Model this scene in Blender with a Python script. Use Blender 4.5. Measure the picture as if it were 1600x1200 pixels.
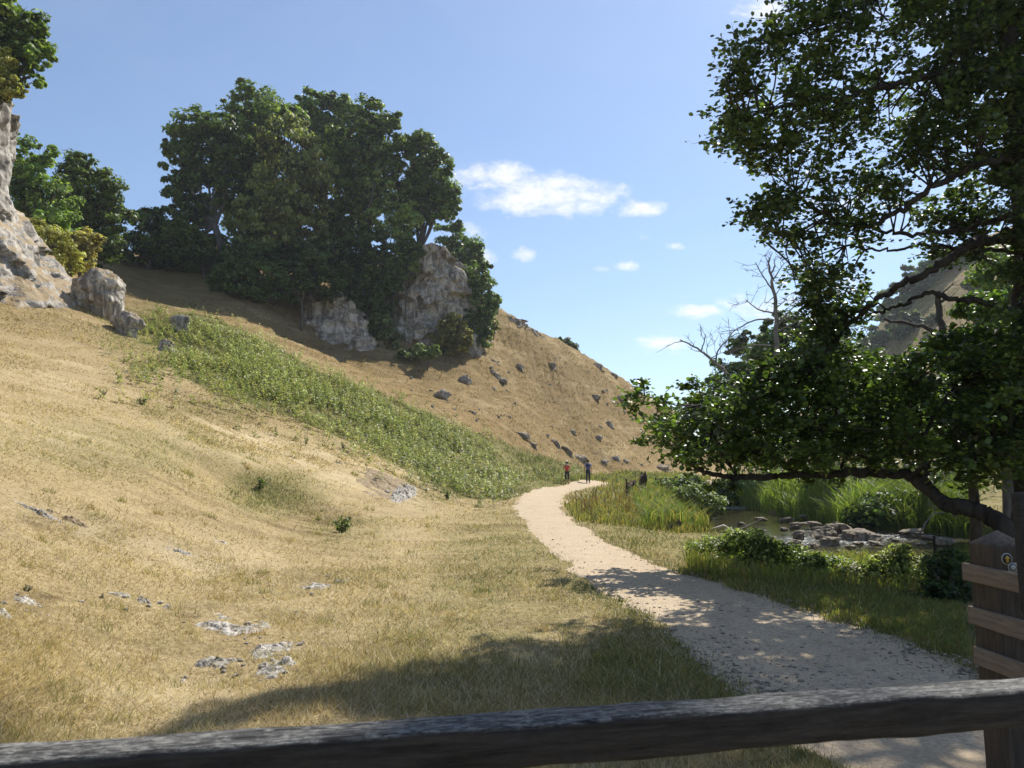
import bpy, bmesh, math, random
import numpy as np
from mathutils import Vector, Matrix

rng = np.random.default_rng(7)
random.seed(7)
scene = bpy.context.scene
COL = scene.collection
for o in list(bpy.data.objects):
    bpy.data.objects.remove(o)

# ------------------------------------------------------------------ camera
PITCH = math.atan(124 / 1200.0)
EYE = 1.6
cam_d = bpy.data.cameras.new("camera")
cam_d.sensor_width = 36.0
cam_d.lens = 27.0
cam_d.clip_start = 0.05
cam_d.clip_end = 6000
cam_d.dof.use_dof = True
cam_d.dof.focus_distance = 26.0
cam_d.dof.aperture_fstop = 9.0
cam = bpy.data.objects.new("camera", cam_d)
cam.location = (0, 0, EYE)
cam.rotation_euler = (math.pi / 2 + PITCH, 0, 0)
COL.objects.link(cam)
scene.camera = cam

# ------------------------------------------------------------------ sun, sky, exposure
SUN_AZ, SUN_EL = math.radians(38), math.radians(50)
SUN_DIR = Vector((math.sin(SUN_AZ) * math.cos(SUN_EL), math.cos(SUN_AZ) * math.cos(SUN_EL), math.sin(SUN_EL)))
sun_d = bpy.data.lights.new("sun", 'SUN')
sun_d.energy = 5.0
sun_d.angle = math.radians(0.5)
sun_d.color = (1.0, 0.95, 0.86)
sun = bpy.data.objects.new("sun", sun_d)
sun.rotation_euler = SUN_DIR.to_track_quat('Z', 'Y').to_euler()
sun.location = (20, 30, 60)
COL.objects.link(sun)
scene.view_settings.view_transform = 'Standard'
scene.view_settings.look = 'None'
scene.view_settings.exposure = 0.50
scene.view_settings.gamma = 1.0
scene.view_settings.use_curve_mapping = False
cy = scene.cycles
cy.max_bounces = 6
cy.diffuse_bounces = 3
cy.glossy_bounces = 2
cy.transmission_bounces = 4
cy.transparent_max_bounces = 6
cy.volume_bounces = 0
cy.use_denoising = True

world = bpy.data.worlds.new("World")
scene.world = world
world.use_nodes = True


def ray(px, py):
    """direction of a photo pixel, scaled to one metre of ground distance"""
    u = (px - 800) / 1200.0
    v = (600 - py) / 1200.0
    c, s = math.cos(PITCH), math.sin(PITCH)
    yy = c - v * s
    zz = s + v * c
    return u / yy, 1.0, zz / yy


def P(px, py, d):
    a, _, b = ray(px, py)
    return Vector((a * d, d, EYE + b * d))


class NT:
    """tiny helper to wire shader nodes"""
    def __init__(self, tree):
        self.t = tree
        tree.nodes.clear()

    def n(self, kind, **kw):
        nd = self.t.nodes.new(kind)
        for k, v in kw.items():
            if k.startswith('i_'):
                continue
            setattr(nd, k, v)
        return nd

    def l(self, a, b):
        self.t.links.new(a, b)

    def math(self, op, a, b=None, c=None, clamp=False):
        nd = self.n('ShaderNodeMath', operation=op, use_clamp=clamp)
        for k, v in enumerate((a, b, c)):
            if v is None:
                continue
            if isinstance(v, (int, float)):
                nd.inputs[k].default_value = v
            else:
                self.l(v, nd.inputs[k])
        return nd.outputs[0]

    def mix(self, fac, a, b, blend='MIX'):
        nd = self.n('ShaderNodeMix', data_type='RGBA', blend_type=blend)
        for s, v in ((nd.inputs[0], fac), (nd.inputs[6], a), (nd.inputs[7], b)):
            if isinstance(v, (int, float)):
                s.default_value = v
            elif isinstance(v, (tuple, list)):
                s.default_value = (*v, 1) if len(v) == 3 else v
            else:
                self.l(v, s)
        return nd.outputs[2]

    def noise(self, vec, scale, detail=4, rough=0.55, dist=0.0):
        nd = self.n('ShaderNodeTexNoise')
        nd.inputs['Scale'].default_value = scale
        nd.inputs['Detail'].default_value = detail
        nd.inputs['Roughness'].default_value = rough
        nd.inputs['Distortion'].default_value = dist
        if vec is not None:
            self.l(vec, nd.inputs['Vector'])
        return nd.outputs[0]

    def ramp(self, fac, stops):
        nd = self.n('ShaderNodeValToRGB')
        e = nd.color_ramp.elements
        while len(e) < len(stops):
            e.new(0.5)
        for k, (p, c) in enumerate(stops):
            e[k].position = p
            e[k].color = (*c, 1) if isinstance(c, (tuple, list)) else (c, c, c, 1)
        self.l(fac, nd.inputs[0])
        return nd.outputs[0]

    def mapr(self, v, a, b, c=0.0, d=1.0, smooth=False):
        nd = self.n('ShaderNodeMapRange')
        if smooth:
            nd.interpolation_type = 'SMOOTHSTEP'
        self.l(v, nd.inputs[0])
        for k, q in enumerate((a, b, c, d)):
            nd.inputs[k + 1].default_value = q
        return nd.outputs[0]


def build_world():
    w = NT(world.node_tree)
    sky = w.n('ShaderNodeTexSky', sky_type='NISHITA')
    sky.sun_disc = False
    sky.sun_elevation = SUN_EL
    sky.sun_rotation = SUN_AZ
    sky.altitude = 150
    sky.air_density = 1.0
    sky.dust_density = 0.6
    sky.ozone_density = 2.2
    tc = w.n('ShaderNodeTexCoord')
    sep = w.n('ShaderNodeSeparateXYZ')
    w.l(tc.outputs['Generated'], sep.inputs[0])
    yc = w.math('MAXIMUM', sep.outputs[1], 0.05)
    U = w.math('DIVIDE', sep.outputs[0], yc)
    V = w.math('DIVIDE', sep.outputs[2], yc)
    cmb = w.n('ShaderNodeCombineXYZ')
    w.l(U, cmb.inputs[0])
    w.l(w.math('MULTIPLY', V, 1.7), cmb.inputs[1])
    nz = w.noise(cmb.outputs[0], 16, 7, 0.6, 0.3)
    nz2 = w.noise(cmb.outputs[0], 60, 5, 0.6, 0.2)
    clouds = [(775, 275, 75, 30, 0.95), (850, 303, 110, 44, 1.05), (925, 305, 65, 34, 1.0), (1000, 325, 48, 17, 0.85), (1088, 487, 58, 13, 0.85),
              (1030, 537, 46, 12, 0.8), (1010, 552, 50, 7, 0.5), (938, 420, 18, 7, 0.6), (978, 416, 22, 9, 0.7), (1195, 15, 55, 40, 0.8),
              (740, 362, 45, 18, 0.55), (757, 395, 22, 20, 0.8), (820, 400, 20, 13, 0.6), (1058, 385, 16, 6, 0.5), (1005, 368, 14, 7, 0.4),
              (1330, 340, 150, 30, 0.35), (1500, 60, 120, 60, 0.3), (1650, -80, 160, 60, 0.7), (560, -160, 180, 60, 0.8), (-150, 330, 120, 40, 0.6),
              (1250, 480, 140, 40, 0.42)]
    F = None
    for (px, py, a, b, amp) in clouds:
        ux, _, vz = ray(px, py)
        du = w.math('MULTIPLY', w.math('SUBTRACT', U, ux), 1200.0 / a)
        dv = w.math('MULTIPLY', w.math('SUBTRACT', V, vz), 1200.0 / b)
        e = w.math('ADD', w.math('MULTIPLY', du, du), w.math('MULTIPLY', dv, dv))
        f = w.math('MULTIPLY', w.math('SUBTRACT', 1.25, e), amp)
        F = f if F is None else w.math('MAXIMUM', F, f)
    F = w.math('MAXIMUM', F, -1.0)
    d = w.math('ADD', F, w.math('MULTIPLY', w.math('SUBTRACT', nz, 0.53), 3.4))
    d = w.math('ADD', d, w.math('MULTIPLY', w.math('SUBTRACT', nz2, 0.5), 1.2))
    D = w.mapr(d, 0.0, 1.5, 0, 1, True)
    shade = w.mapr(nz2, 0.35, 0.65, 0.86, 1.0)
    cc = w.mix(shade, (6.0, 6.3, 6.7), (7.6, 7.6, 7.5))
    # thin veil of high white air
    veil = w.math('MULTIPLY', w.noise(cmb.outputs[0], 3.0, 5, 0.6, 0.4), 0.17)
    base = w.mix(veil, w.mix(1.0, sky.outputs[0], (0.88, 0.98, 1.07), 'MULTIPLY'), (5.6, 6.0, 6.5))
    col = w.mix(w.math('MULTIPLY', D, 0.93), base, cc)
    bg = w.n('ShaderNodeBackground')
    bg.inputs[1].default_value = 0.102
    w.l(col, bg.inputs[0])
    out = w.n('ShaderNodeOutputWorld')
    w.l(bg.outputs[0], out.inputs[0])


build_world()

# ------------------------------------------------------------------ helpers: noise, mesh, tags
def _hash(ix, iy, iz, seed):
    h = (ix.astype(np.uint32) * np.uint32(374761393) + iy.astype(np.uint32) * np.uint32(668265263)
         + iz.astype(np.uint32) * np.uint32(2147483647) + np.uint32((seed * 974711 + 12345) & 0xffffffff))
    h = (h ^ (h >> np.uint32(13))) * np.uint32(1274126177)
    h = h ^ (h >> np.uint32(16))
    return (h & np.uint32(0xffffff)).astype(np.float64) / 16777215.0


def vnoise(p, seed=0):
    p = np.asarray(p, dtype=np.float64)
    i = np.floor(p).astype(np.int64)
    f = p - i
    f = f * f * (3 - 2 * f)
    r = 0
    for dx in (0, 1):
        wx = f[:, 0] if dx else 1 - f[:, 0]
        for dy in (0, 1):
            wy = f[:, 1] if dy else 1 - f[:, 1]
            for dz in (0, 1):
                wz = f[:, 2] if dz else 1 - f[:, 2]
                r = r + wx * wy * wz * _hash(i[:, 0] + dx, i[:, 1] + dy, i[:, 2] + dz, seed)
    return r


def fbm(p, seed=0, octv=4, gain=0.5, lac=2.03):
    p = np.asarray(p, dtype=np.float64)
    a, s, t = 1.0, 0.0, 0.0
    for k in range(octv):
        s = s + a * (vnoise(p, seed + k * 17) - 0.5)
        t += a
        a *= gain
        p = p * lac + 3.7
    return s / t * 2


def fbm2(x, y, sc, seed=0, octv=4, gain=0.5):
    x = np.asarray(x, dtype=np.float64).ravel()
    y = np.asarray(y, dtype=np.float64).ravel()
    return fbm(np.stack([x * sc, y * sc, np.zeros_like(x)], 1), seed, octv, gain)


def mk(name, V, faces, mat=None, parent=None, smooth=False, cols=None, fsize=None):
    """faces: (N,k) array, or flat loop list with fsize giving each polygon's size"""
    V = np.asarray(V, dtype=np.float32).reshape(-1, 3)
    me = bpy.data.meshes.new(name)
    if fsize is None:
        faces = np.asarray(faces, dtype=np.int32)
        k = faces.shape[1]
        n = faces.shape[0]
        starts = np.arange(n, dtype=np.int32) * k
        loops = faces.ravel()
    else:
        loops = np.asarray(faces, dtype=np.int32)
        fs = np.asarray(fsize, dtype=np.int32)
        n = len(fs)
        starts = np.concatenate([[0], np.cumsum(fs)[:-1]]).astype(np.int32)
    me.vertices.add(len(V))
    me.vertices.foreach_set('co', V.ravel())
    me.loops.add(len(loops))
    me.loops.foreach_set('vertex_index', loops)
    me.polygons.add(n)
    me.polygons.foreach_set('loop_start', starts)
    if smooth:
        me.polygons.foreach_set('use_smooth', np.ones(n, dtype=bool))
    me.update(calc_edges=True)
    if cols is not None:
        at = me.color_attributes.new('Col', 'FLOAT_COLOR', 'POINT')
        c = np.ones((len(V), 4), dtype=np.float32)
        c[:, :cols.shape[1]] = cols
        at.data.foreach_set('color', c.ravel())
    if mat is not None:
        me.materials.append(mat)
    o = bpy.data.objects.new(name, me)
    COL.objects.link(o)
    if parent is not None:
        o.parent = parent
        # children are built in world coordinates; the parent Empty only carries a location
        for v in (parent.location,):
            me.transform(Matrix.Translation(-v))
    return o


def tag(o, label=None, cat=None, group=None, kind=None):
    if label:
        o['label'] = label
    if cat:
        o['category'] = cat
    if group:
        o['group'] = group
    if kind:
        o['kind'] = kind
    return o


def thing(name, loc, label, cat, group=None):
    o = bpy.data.objects.new(name, None)
    o.location = loc
    o.empty_display_size = 0.2
    COL.objects.link(o)
    return tag(o, label, cat, group)


class MB:
    """collects polygons of several sizes into one mesh"""
    def __init__(self):
        self.v, self.l, self.s, self.n = [], [], [], 0

    def add(self, V, F):
        V = np.asarray(V, dtype=float).reshape(-1, 3)
        for f in F:
            self.l.extend(int(i) + self.n for i in f)
            self.s.append(len(f))
        self.v.append(V)
        self.n += len(V)

    def tube(self, pts, radii, sides=8, cap=True):
        pts = np.asarray([tuple(p) for p in pts], dtype=float)
        radii = np.asarray(radii, dtype=float)
        n = len(pts)
        tang = np.gradient(pts, axis=0)
        tang /= np.linalg.norm(tang, axis=1, keepdims=True) + 1e-9
        ref = np.array([0.3, 0.2, 1.0]) if abs(tang[0][2]) < 0.9 else np.array([1.0, 0.1, 0.0])
        a = np.cross(tang, ref)
        a /= np.linalg.norm(a, axis=1, keepdims=True) + 1e-9
        b = np.cross(tang, a)
        th = np.linspace(0, 2 * np.pi, sides, endpoint=False)
        ring = a[:, None, :] * np.cos(th)[None, :, None] + b[:, None, :] * np.sin(th)[None, :, None]
        V = pts[:, None, :] + ring * radii[:, None, None]
        F = []
        for i in range(n - 1):
            for j in range(sides):
                k = (j + 1) % sides
                F.append((i * sides + j, i * sides + k, (i + 1) * sides + k, (i + 1) * sides + j))
        if cap:
            F.append(tuple(range(sides))[::-1])
            F.append(tuple((n - 1) * sides + j for j in range(sides)))
        self.add(V.reshape(-1, 3), F)

    def box(self, c, sx, sy, sz, rot=None, bev=0.0):
        bm = bmesh.new()
        bmesh.ops.create_cube(bm, size=1.0)
        bmesh.ops.scale(bm, vec=(sx, sy, sz), verts=bm.verts)
        if bev:
            bmesh.ops.bevel(bm, geom=list(bm.edges), offset=bev, segments=2, affect='EDGES', profile=0.6)
        if rot is not None:
            bmesh.ops.transform(bm, matrix=rot, verts=bm.verts)
        bmesh.ops.translate(bm, vec=c, verts=bm.verts)
        bm.verts.index_update()
        V = [tuple(v.co) for v in bm.verts]
        F = [[v.index for v in f.verts] for f in bm.faces]
        bm.free()
        self.add(V, F)

    def build(self, name, mat, parent=None, smooth=False):
        return mk(name, np.concatenate(self.v), self.l, mat, parent, smooth, fsize=self.s)


def smooth_line(pts, sub=6, jit=0.0, seed=0):
    """Catmull-Rom through points"""
    p = np.asarray([tuple(q) for q in pts], dtype=float)
    p = np.vstack([2 * p[0] - p[1], p, 2 * p[-1] - p[-2]])
    out = []
    for i in range(1, len(p) - 2):
        for t in np.linspace(0, 1, sub, endpoint=False):
            t2, t3 = t * t, t * t * t
            out.append(0.5 * ((2 * p[i]) + (-p[i - 1] + p[i + 1]) * t + (2 * p[i - 1] - 5 * p[i] + 4 * p[i + 1] - p[i + 2]) * t2
                              + (-p[i - 1] + 3 * p[i] - 3 * p[i + 1] + p[i + 2]) * t3))
    out.append(p[-2])
    out = np.array(out)
    if jit:
        r = np.random.default_rng(seed)
        j = r.normal(0, jit, out.shape)
        j[0] = 0
        out = out + j
    return out


def dist_poly(x, y, pts, widths=None):
    """distance from points to a polyline and the interpolated width there"""
    best = np.full(np.shape(x), 1e9)
    wb = np.zeros(np.shape(x))
    for i in range(len(pts) - 1):
        ax, ay = pts[i]
        bx, by = pts[i + 1]
        dx, dy = bx - ax, by - ay
        t = np.clip(((x - ax) * dx + (y - ay) * dy) / (dx * dx + dy * dy), 0, 1)
        d = np.hypot(x - ax - t * dx, y - ay - t * dy)
        m = d < best
        best = np.where(m, d, best)
        if widths is not None:
            wb = np.where(m, widths[i] + t * (widths[i + 1] - widths[i]), wb)
    return best, wb


def sstep(a, b, x):
    t = np.clip((x - a) / (b - a), 0, 1)
    return t * t * (3 - 2 * t)


# ------------------------------------------------------------------ the lie of the land
PATH = [(3.3, -3), (3.1, 1.5), (2.75, 4.0), (2.62, 5.5), (2.55, 7), (2.05, 10), (1.42, 15.2), (1.05, 22.3), (1.05, 31), (2.0, 42), (4.2, 53), (7.4, 63), (12.5, 70), (20, 76), (30, 81)]
PATHW = [1.0, 1.0, 1.05, 1.05, 1.0, 0.88, 0.72, 0.74, 0.9, 0.95, 0.95, 0.9, 0.9, 0.9, 0.9]
PL = smooth_line([(a, b, 0) for a, b in PATH], 6)[:, :2]
PW = np.interp(np.linspace(0, len(PATHW) - 1, len(PL)), np.arange(len(PATHW)), PATHW)
RIVER = [(34, 92), (20, 72), (13.2, 57), (11.2, 46), (10.5, 40), (9.8, 33), (9.4, 26.8), (10.8, 21.8), (14, 18.2), (18.5, 15.2), (26, 12.5), (40, 10)]
RIVW = [1.6, 1.5, 1.4, 1.4, 1.5, 2.0, 2.9, 4.3, 4.3, 3.8, 3.2, 2.8]
RL = smooth_line([(a, b, 0) for a, b in RIVER], 5)[:, :2]
RW = np.interp(np.linspace(0, len(RIVW) - 1, len(RL)), np.arange(len(RIVW)), RIVW)
WATER_Z = -0.72

ctl = []
for (px, py, d) in [
    (0, 1190, 4.0), (0, 1000, 5.3), (0, 900, 6.8), (0, 800, 9), (0, 700, 13), (0, 600, 20), (0, 515, 31),
    (100, 1000, 5.9), (100, 880, 8.2), (100, 800, 10.5), (100, 700, 15), (100, 600, 23), (105, 490, 37),
    (200, 1130, 4.8), (200, 1000, 6.4), (200, 870, 9.5), (200, 800, 12), (200, 700, 17), (200, 600, 27), (200, 510, 41), (215, 470, 56), (215, 440, 65), (160, 480, 41),
    (300, 1050, 5.9), (300, 900, 9.8), (300, 800, 14), (300, 700, 21), (300, 600, 31), (300, 490, 47), (300, 478, 61), (300, 445, 67),
    (400, 1080, 5.4), (400, 980, 7.5), (400, 880, 11.5), (400, 800, 17), (400, 700, 25), (400, 620, 35), (400, 527, 49), (400, 512, 60), (400, 480, 66), (400, 440, 72),
    (550, 1050, 5.9), (550, 900, 10.9), (550, 820, 18), (550, 760, 25), (550, 700, 32), (550, 640, 42), (550, 575, 57),
    (480, 545, 58), (500, 560, 66),
    (700, 780, 30), (700, 740, 38), (700, 700, 46), (700, 640, 57), (700, 575, 72), (620, 575, 69), (620, 700, 39),
    (780, 740, 45), (780, 700, 54), (780, 640, 66), (780, 570, 79), (780, 520, 87),
    (850, 752, 54), (850, 720, 61), (850, 680, 70), (850, 600, 84), (850, 530, 96),
    (950, 737, 76), (950, 700, 80), (950, 640, 93), (950, 580, 104),
    (1030, 728, 90), (1030, 690, 105), (1030, 636, 118),
    (780, 482, 91), (820, 502, 94), (860, 521, 97), (900, 545, 101), (940, 570, 106), (985, 595, 113), (1050, 634, 122),
    (200, 418, 67), (300, 418, 70), (400, 412, 73), (130, 420, 60), (60, 420, 52), (500, 400, 90), (600, 400, 97), (700, 430, 101),
    (1100, 728, 130), (1150, 725, 170),
    (1340, 560, 175), (1440, 410, 175), (1600, 370, 150), (1500, 560, 112), (1600, 560, 90), (1500, 690, 62), (1600, 690, 50), (1380, 700, 80), (1250, 722, 110),
    (1400, 480, 172), (1550, 460, 130), (1500, 390, 168), (1320, 590, 178), (1280, 640, 185),
]:
    p = P(px, py, d)
    ctl.append((p.x, p.y, p.z))
ctl += [(a, b, 0.0) for a, b in PATH[1:]]
ctl += [(0, 4, 0), (0, 7, 0), (-0.8, 6, 0), (0, 11, 0), (0, 16, 0), (-0.8, 22, 0.02), (4, 5, 0), (5, 8, 0.0), (4, 11, -.04), (5, 16, -.42), (3, 15, -.10), (7, 13.5, -.42), (4, 24, -.05), (6, 33, -.08), (6, 42, 0), (9, 56, 0), (14, 72, 0), (12.5, 70, 0), (20, 76, 0), (27, 84, 0),
        (8, 7, 0.05), (8, 10, -.15), (12, 8, 0.0), (14, 10, -.25), (14, 26, 0.0), (15, 32, 0.0), (17, 42, 0.0), (22, 56, 0), (20, 22, 0.1), (22, 30, .4), (26, 24, .6), (30, 40, 2), (35, 60, 1.2), (38, 85, 1.0),
        (-0.8, 2.5, 0), (1, 2.5, 0), (2.5, 2.5, 0), (-2, 2, .25), (3.5, 2.5, 0.05)]
for (px, py, d) in [(780, 482, 91), (820, 502, 94), (860, 521, 97), (900, 545, 101), (940, 570, 106), (985, 595, 113), (1050, 634, 122)]:
    p = P(px, py, d)
    ctl.append((p.x * 1.12, p.y * 1.12, p.z - .5))
# land behind the skylines stays level
for (x, y, z) in [(-12, 150, 26), (-30, 150, 26), (-60, 120, 26), (10, 150, 17), (24, 160, 8), (-60, 90, 25), (-50, 60, 22), (110, 230, 34), (140, 200, 62), (100, 260, 20), (60, 330, 8), (-80, 260, 45), (0, 300, 22), (50, 420, 12), (40, 200, 3), (70, 240, 8)]:
    ctl.append((x, y, z))
ctl = np.array(ctl)


def warp(x, y):
    az = np.clip(np.arctan2(x, np.maximum(y, -1e9)), -0.95, 0.95)
    r = np.clip(np.hypot(x, y), 1.0, 400.0)
    return az / 0.16, np.log(r) / 0.30


def tps_k(r2):
    return np.where(r2 > 1e-12, r2 * np.log(r2 + 1e-12), 0.0)


cu, cv = warp(ctl[:, 0], ctl[:, 1])
n = len(ctl)
K = tps_k((cu[:, None] - cu[None]) ** 2 + (cv[:, None] - cv[None]) ** 2) + np.eye(n) * 0.02
Q = np.stack([np.ones(n), cu, cv], 1)
A = np.block([[K, Q], [Q.T, np.zeros((3, 3))]])
wsol = np.linalg.lstsq(A, np.concatenate([ctl[:, 2], np.zeros(3)]), rcond=None)[0]
GA = np.linspace(-0.95, 0.95, 190)
GR = np.linspace(0, math.log(400), 240)
gu, gv = np.meshgrid(GA / 0.16, GR / 0.30, indexing='ij')
HG = np.zeros(gu.size)
fu, fv = gu.ravel(), gv.ravel()
for s in range(0, fu.size, 8000):
    kk = tps_k((fu[s:s + 8000, None] - cu[None]) ** 2 + (fv[s:s + 8000, None] - cv[None]) ** 2)
    HG[s:s + 8000] = kk @ wsol[:n] + wsol[n] + wsol[n + 1] * fu[s:s + 8000] + wsol[n + 2] * fv[s:s + 8000]
HG = HG.reshape(gu.shape)


def Hbase(x, y):
    x = np.asarray(x, float)
    y = np.asarray(y, float)
    az0 = np.arctan2(x, y)
    az = np.clip(az0, -0.95, 0.95)
    lr = np.log(np.clip(np.hypot(x, y), 1.0, 400.0))
    a = (az + 0.95) / 1.9 * (len(GA) - 1)
    b = lr / GR[-1] * (len(GR) - 1)
    i = np.clip(a.astype(int), 0, len(GA) - 2)
    j = np.clip(b.astype(int), 0, len(GR) - 2)
    fa, fb = a - i, b - j
    h = (HG[i, j] * (1 - fa) * (1 - fb) + HG[i + 1, j] * fa * (1 - fb) + HG[i, j + 1] * (1 - fa) * fb + HG[i + 1, j + 1] * fa * fb)
    back = 1 - sstep(1.4, 2.4, np.abs(az0))
    near = sstep(1.0, 3.5, np.hypot(x, y))
    return h * back * near


BUMPS = [(400, 752, -0.35, 1.6, 1.0), (450, 790, -0.30, 2.2, 1.3), (520, 822, -0.12, 1.2, .9), (560, 735, 0.25, 2.0, 1.6), (250, 850, 0.16, 1.8, .7), (480, 905, 0.10, 1.4, .6),
         (60, 815, -0.14, 1.2, .5), (370, 960, 0.07, .8, .5), (380, 1060, -0.06, .8, .35), (640, 800, 0.10, 1.0, .8)]
_b = []


def Hs(x, y, fine=True):
    x = np.asarray(x, float)
    y = np.asarray(y, float)
    sh = x.shape
    x = x.ravel()
    y = y.ravel()
    h = Hbase(x, y)
    for (bx, by, amp, rx, ry) in _b:
        h = h + amp * np.exp(-((x - bx) / rx) ** 2 - ((y - by) / ry) ** 2)
    pd, pw = dist_poly(x, y, PL, PW)
    rd, rw = dist_poly(x, y, RL, RW)
    onp = sstep(pw + 1.2, pw - 0.1, pd)
    if fine:
        r = np.hypot(x, y)
        n1 = fbm2(x, y, 0.9, 3, 4) * 0.05 + fbm2(x, y, 3.1, 5, 3) * 0.016
        n2 = fbm2(x, y, 0.11, 9, 3) * 0.28 * sstep(14, 40, r)
        slope = sstep(0.3, 2.0, h)
        n3 = 0.10 * np.sin(h * 2 * np.pi / 0.75 + fbm2(x, y, 0.25, 21, 2) * 6) * sstep(40, 55, r) * slope
        n4 = fbm2(x, y, 0.5, 33, 4) * 0.14 * slope * sstep(25, 50, r)
        ledge = np.maximum(0, fbm2(x * 0.6, y, 0.45, 41, 4)) * 0.16 * sstep(0.15, .8, h) * sstep(30, 18, r)
        h = h + (n1 + n2 + n3 + n4 + ledge) * (1 - 0.85 * onp)
    # river bed
    edge = fbm2(x, y, 0.5, 51, 3) * 0.5
    ch = sstep(rw + 1.3, rw - 0.3, rd + edge)
    bed = -1.02 + fbm2(x, y, 0.8, 55, 3) * 0.16
    h = h * (1 - ch) + bed * ch
    # the path is worn a little into the turf
    pe = path_edge(x, y, pw)
    h = h - 0.05 * sstep(pe + 0.12, pe - 0.12, pd)
    return h.reshape(sh)


def path_edge(x, y, pw):
    return pw + fbm2(x, y, 1.1, 61, 3) * 0.20 + fbm2(x, y, 4.5, 67, 3) * 0.13


# pixel -> ground distance table (march down every column of the photo)
def make_table():
    cols = np.arange(-40, 1660, 4.0)
    ds = np.exp(np.linspace(math.log(2.6), math.log(260), 900))
    tab = []
    for px in cols:
        a = (px - 800) / 1200.0
        # the slope of x/y varies slightly with the row; two passes are plenty
        x = a * ds / math.cos(PITCH)
        h = Hs(x, ds, False)
        pyv = None
        for _ in range(2):
            b = (h - EYE) / ds
            c, s = math.cos(PITCH), math.sin(PITCH)
            v = (b * c - s) / (c + b * s)
            yy = c - v * s
            x = a * ds / yy
            h = Hs(x, ds, False)
        pyv = 600 - 1200 * v
        env = np.minimum.accumulate(pyv)
        tab.append(env)
    return cols, ds, np.array(tab)


for (px, py, amp, rx, ry) in BUMPS:
    d0 = {0: 0}
    # rough ground distance on the un-bumped land
    ds = np.exp(np.linspace(math.log(2.6), math.log(120), 600))
    a, _, b = ray(px, py)
    hh = Hbase(a * ds, ds)
    k = np.argmax(hh > EYE + b * ds)
    _b.append((a * ds[k], ds[k], amp, rx, ry))

TC, TD, TAB = make_table()


def ground_d(px, py):
    px = np.atleast_1d(np.asarray(px, float))
    py = np.atleast_1d(np.asarray(py, float))
    ci = np.clip(np.rint((px - TC[0]) / 4).astype(int), 0, len(TC) - 1)
    out = np.zeros(len(px))
    order = np.argsort(ci, kind='stable')
    ci_s = ci[order]
    cuts = np.flatnonzero(np.diff(ci_s)) + 1
    for seg in np.split(order, cuts):
        if len(seg) == 0:
            continue
        env = TAB[ci[seg[0]]]
        out[seg] = np.interp(-py[seg], -env, TD)
    return out


def ground_pts(px, py, fine=True):
    px = np.atleast_1d(np.asarray(px, float))
    py = np.atleast_1d(np.asarray(py, float))
    d = ground_d(px, py)
    v = (600 - py) / 1200.0
    c, s = math.cos(PITCH), math.sin(PITCH)
    x = (px - 800) / 1200.0 / (c - v * s) * d
    return np.stack([x, d, Hs(x, d, fine)], 1)


def G(px, py):
    return Vector(ground_pts([px], [py])[0])


def project(x, y, z):
    c, s = math.cos(PITCH), math.sin(PITCH)
    zz = z - EYE
    f = y * c + zz * s
    f = np.where(f < 0.05, 0.05, f)
    up = -y * s + zz * c
    return 800 + 1200 * x / f, 600 - 1200 * up / f


# ------------------------------------------------------------------ turf zones (what grows where)
NETTLE = [(205, 512), (240, 498), (300, 487), (345, 500), (420, 535), (500, 582), (600, 615), (700, 660), (800, 697), (880, 722), (985, 735), (990, 748), (905, 753), (850, 764), (790, 782), (705, 778), (650, 745), (560, 697), (450, 650), (330, 612), (275, 585), (262, 548), (205, 530)]


WORN = [(110, 590, 190, 60, .5), (60, 680, 150, 40, .6), (420, 700, 190, 30, .8), (540, 745, 70, 40, .8), (300, 880, 330, 45, .8), (620, 830, 60, 60, .5), (200, 1080, 260, 60, .5), (650, 960, 120, 60, .4), (110, 850, 200, 40, .6), (640, 800, 50, 40, .6), (520, 960, 150, 60, .5)]


def worn(x, y, z):
    px, py = project(x, y, z)
    wn = np.zeros(len(x))
    for (cx, cy_, rx, ry, a) in WORN:
        # the worn strips run downhill to the right
        dx, dy = px - cx, py - cy_ - .22 * (px - cx)
        wn = np.maximum(wn, a * np.exp(-(dx / rx) ** 2 - (dy / ry) ** 2))
    c, s_ = .75, .65
    st = fbm(np.stack([(x * c + y * s_) * .18, (-x * s_ + y * c) * 1.1, np.zeros(len(x))], 1), 77, 4)
    return np.where(y > .5, np.clip(wn * (1 + .8 * st), 0, 1), 0)


def in_poly(px, py, poly):
    r = np.zeros(np.shape(px), bool)
    j = len(poly) - 1
    for i in range(len(poly)):
        xi, yi = poly[i]
        xj, yj = poly[j]
        c = ((yi > py) != (yj > py)) & (px < (xj - xi) * (py - yi) / (yj - yi + 1e-9) + xi)
        r ^= c
        j = i
    return r


GREEN = [(760, 1000, 200, 90, .50), (800, 860, 130, 70, .46), (740, 930, 90, 60, .5), (430, 770, 80, 40, .75), (400, 752, 50, 22, .7), (520, 830, 60, 30, .35), (250, 705, 260, 45, .40), (120, 690, 120, 40, .35), (230, 510, 70, 40, .7),
         (620, 900, 110, 60, .15), (960, 1040, 200, 60, .55), (880, 960, 110, 50, .35), (230, 575, 60, 12, .5), (700, 760, 90, 30, .45), (330, 640, 140, 30, .3), (1000, 830, 140, 60, .55), (560, 830, 90, 25, .3), (1440, 460, 60, 40, .6), (1400, 520, 60, 40, .7), (1540, 420, 40, 30, .4)]
BROWN = [(640, 770, 60, 30, .7), (130, 820, 150, 25, .6), (60, 935, 60, 25, .6), (330, 970, 60, 30, .6), (450, 820, 130, 30, .35), (480, 915, 70, 20, .6), (250, 850, 110, 25, .4), (150, 480, 80, 40, .5), (560, 770, 60, 40, .2), (1520, 470, 40, 25, .6), (1440, 530, 50, 20, .5), (1570, 410, 40, 20, .6)]


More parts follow.
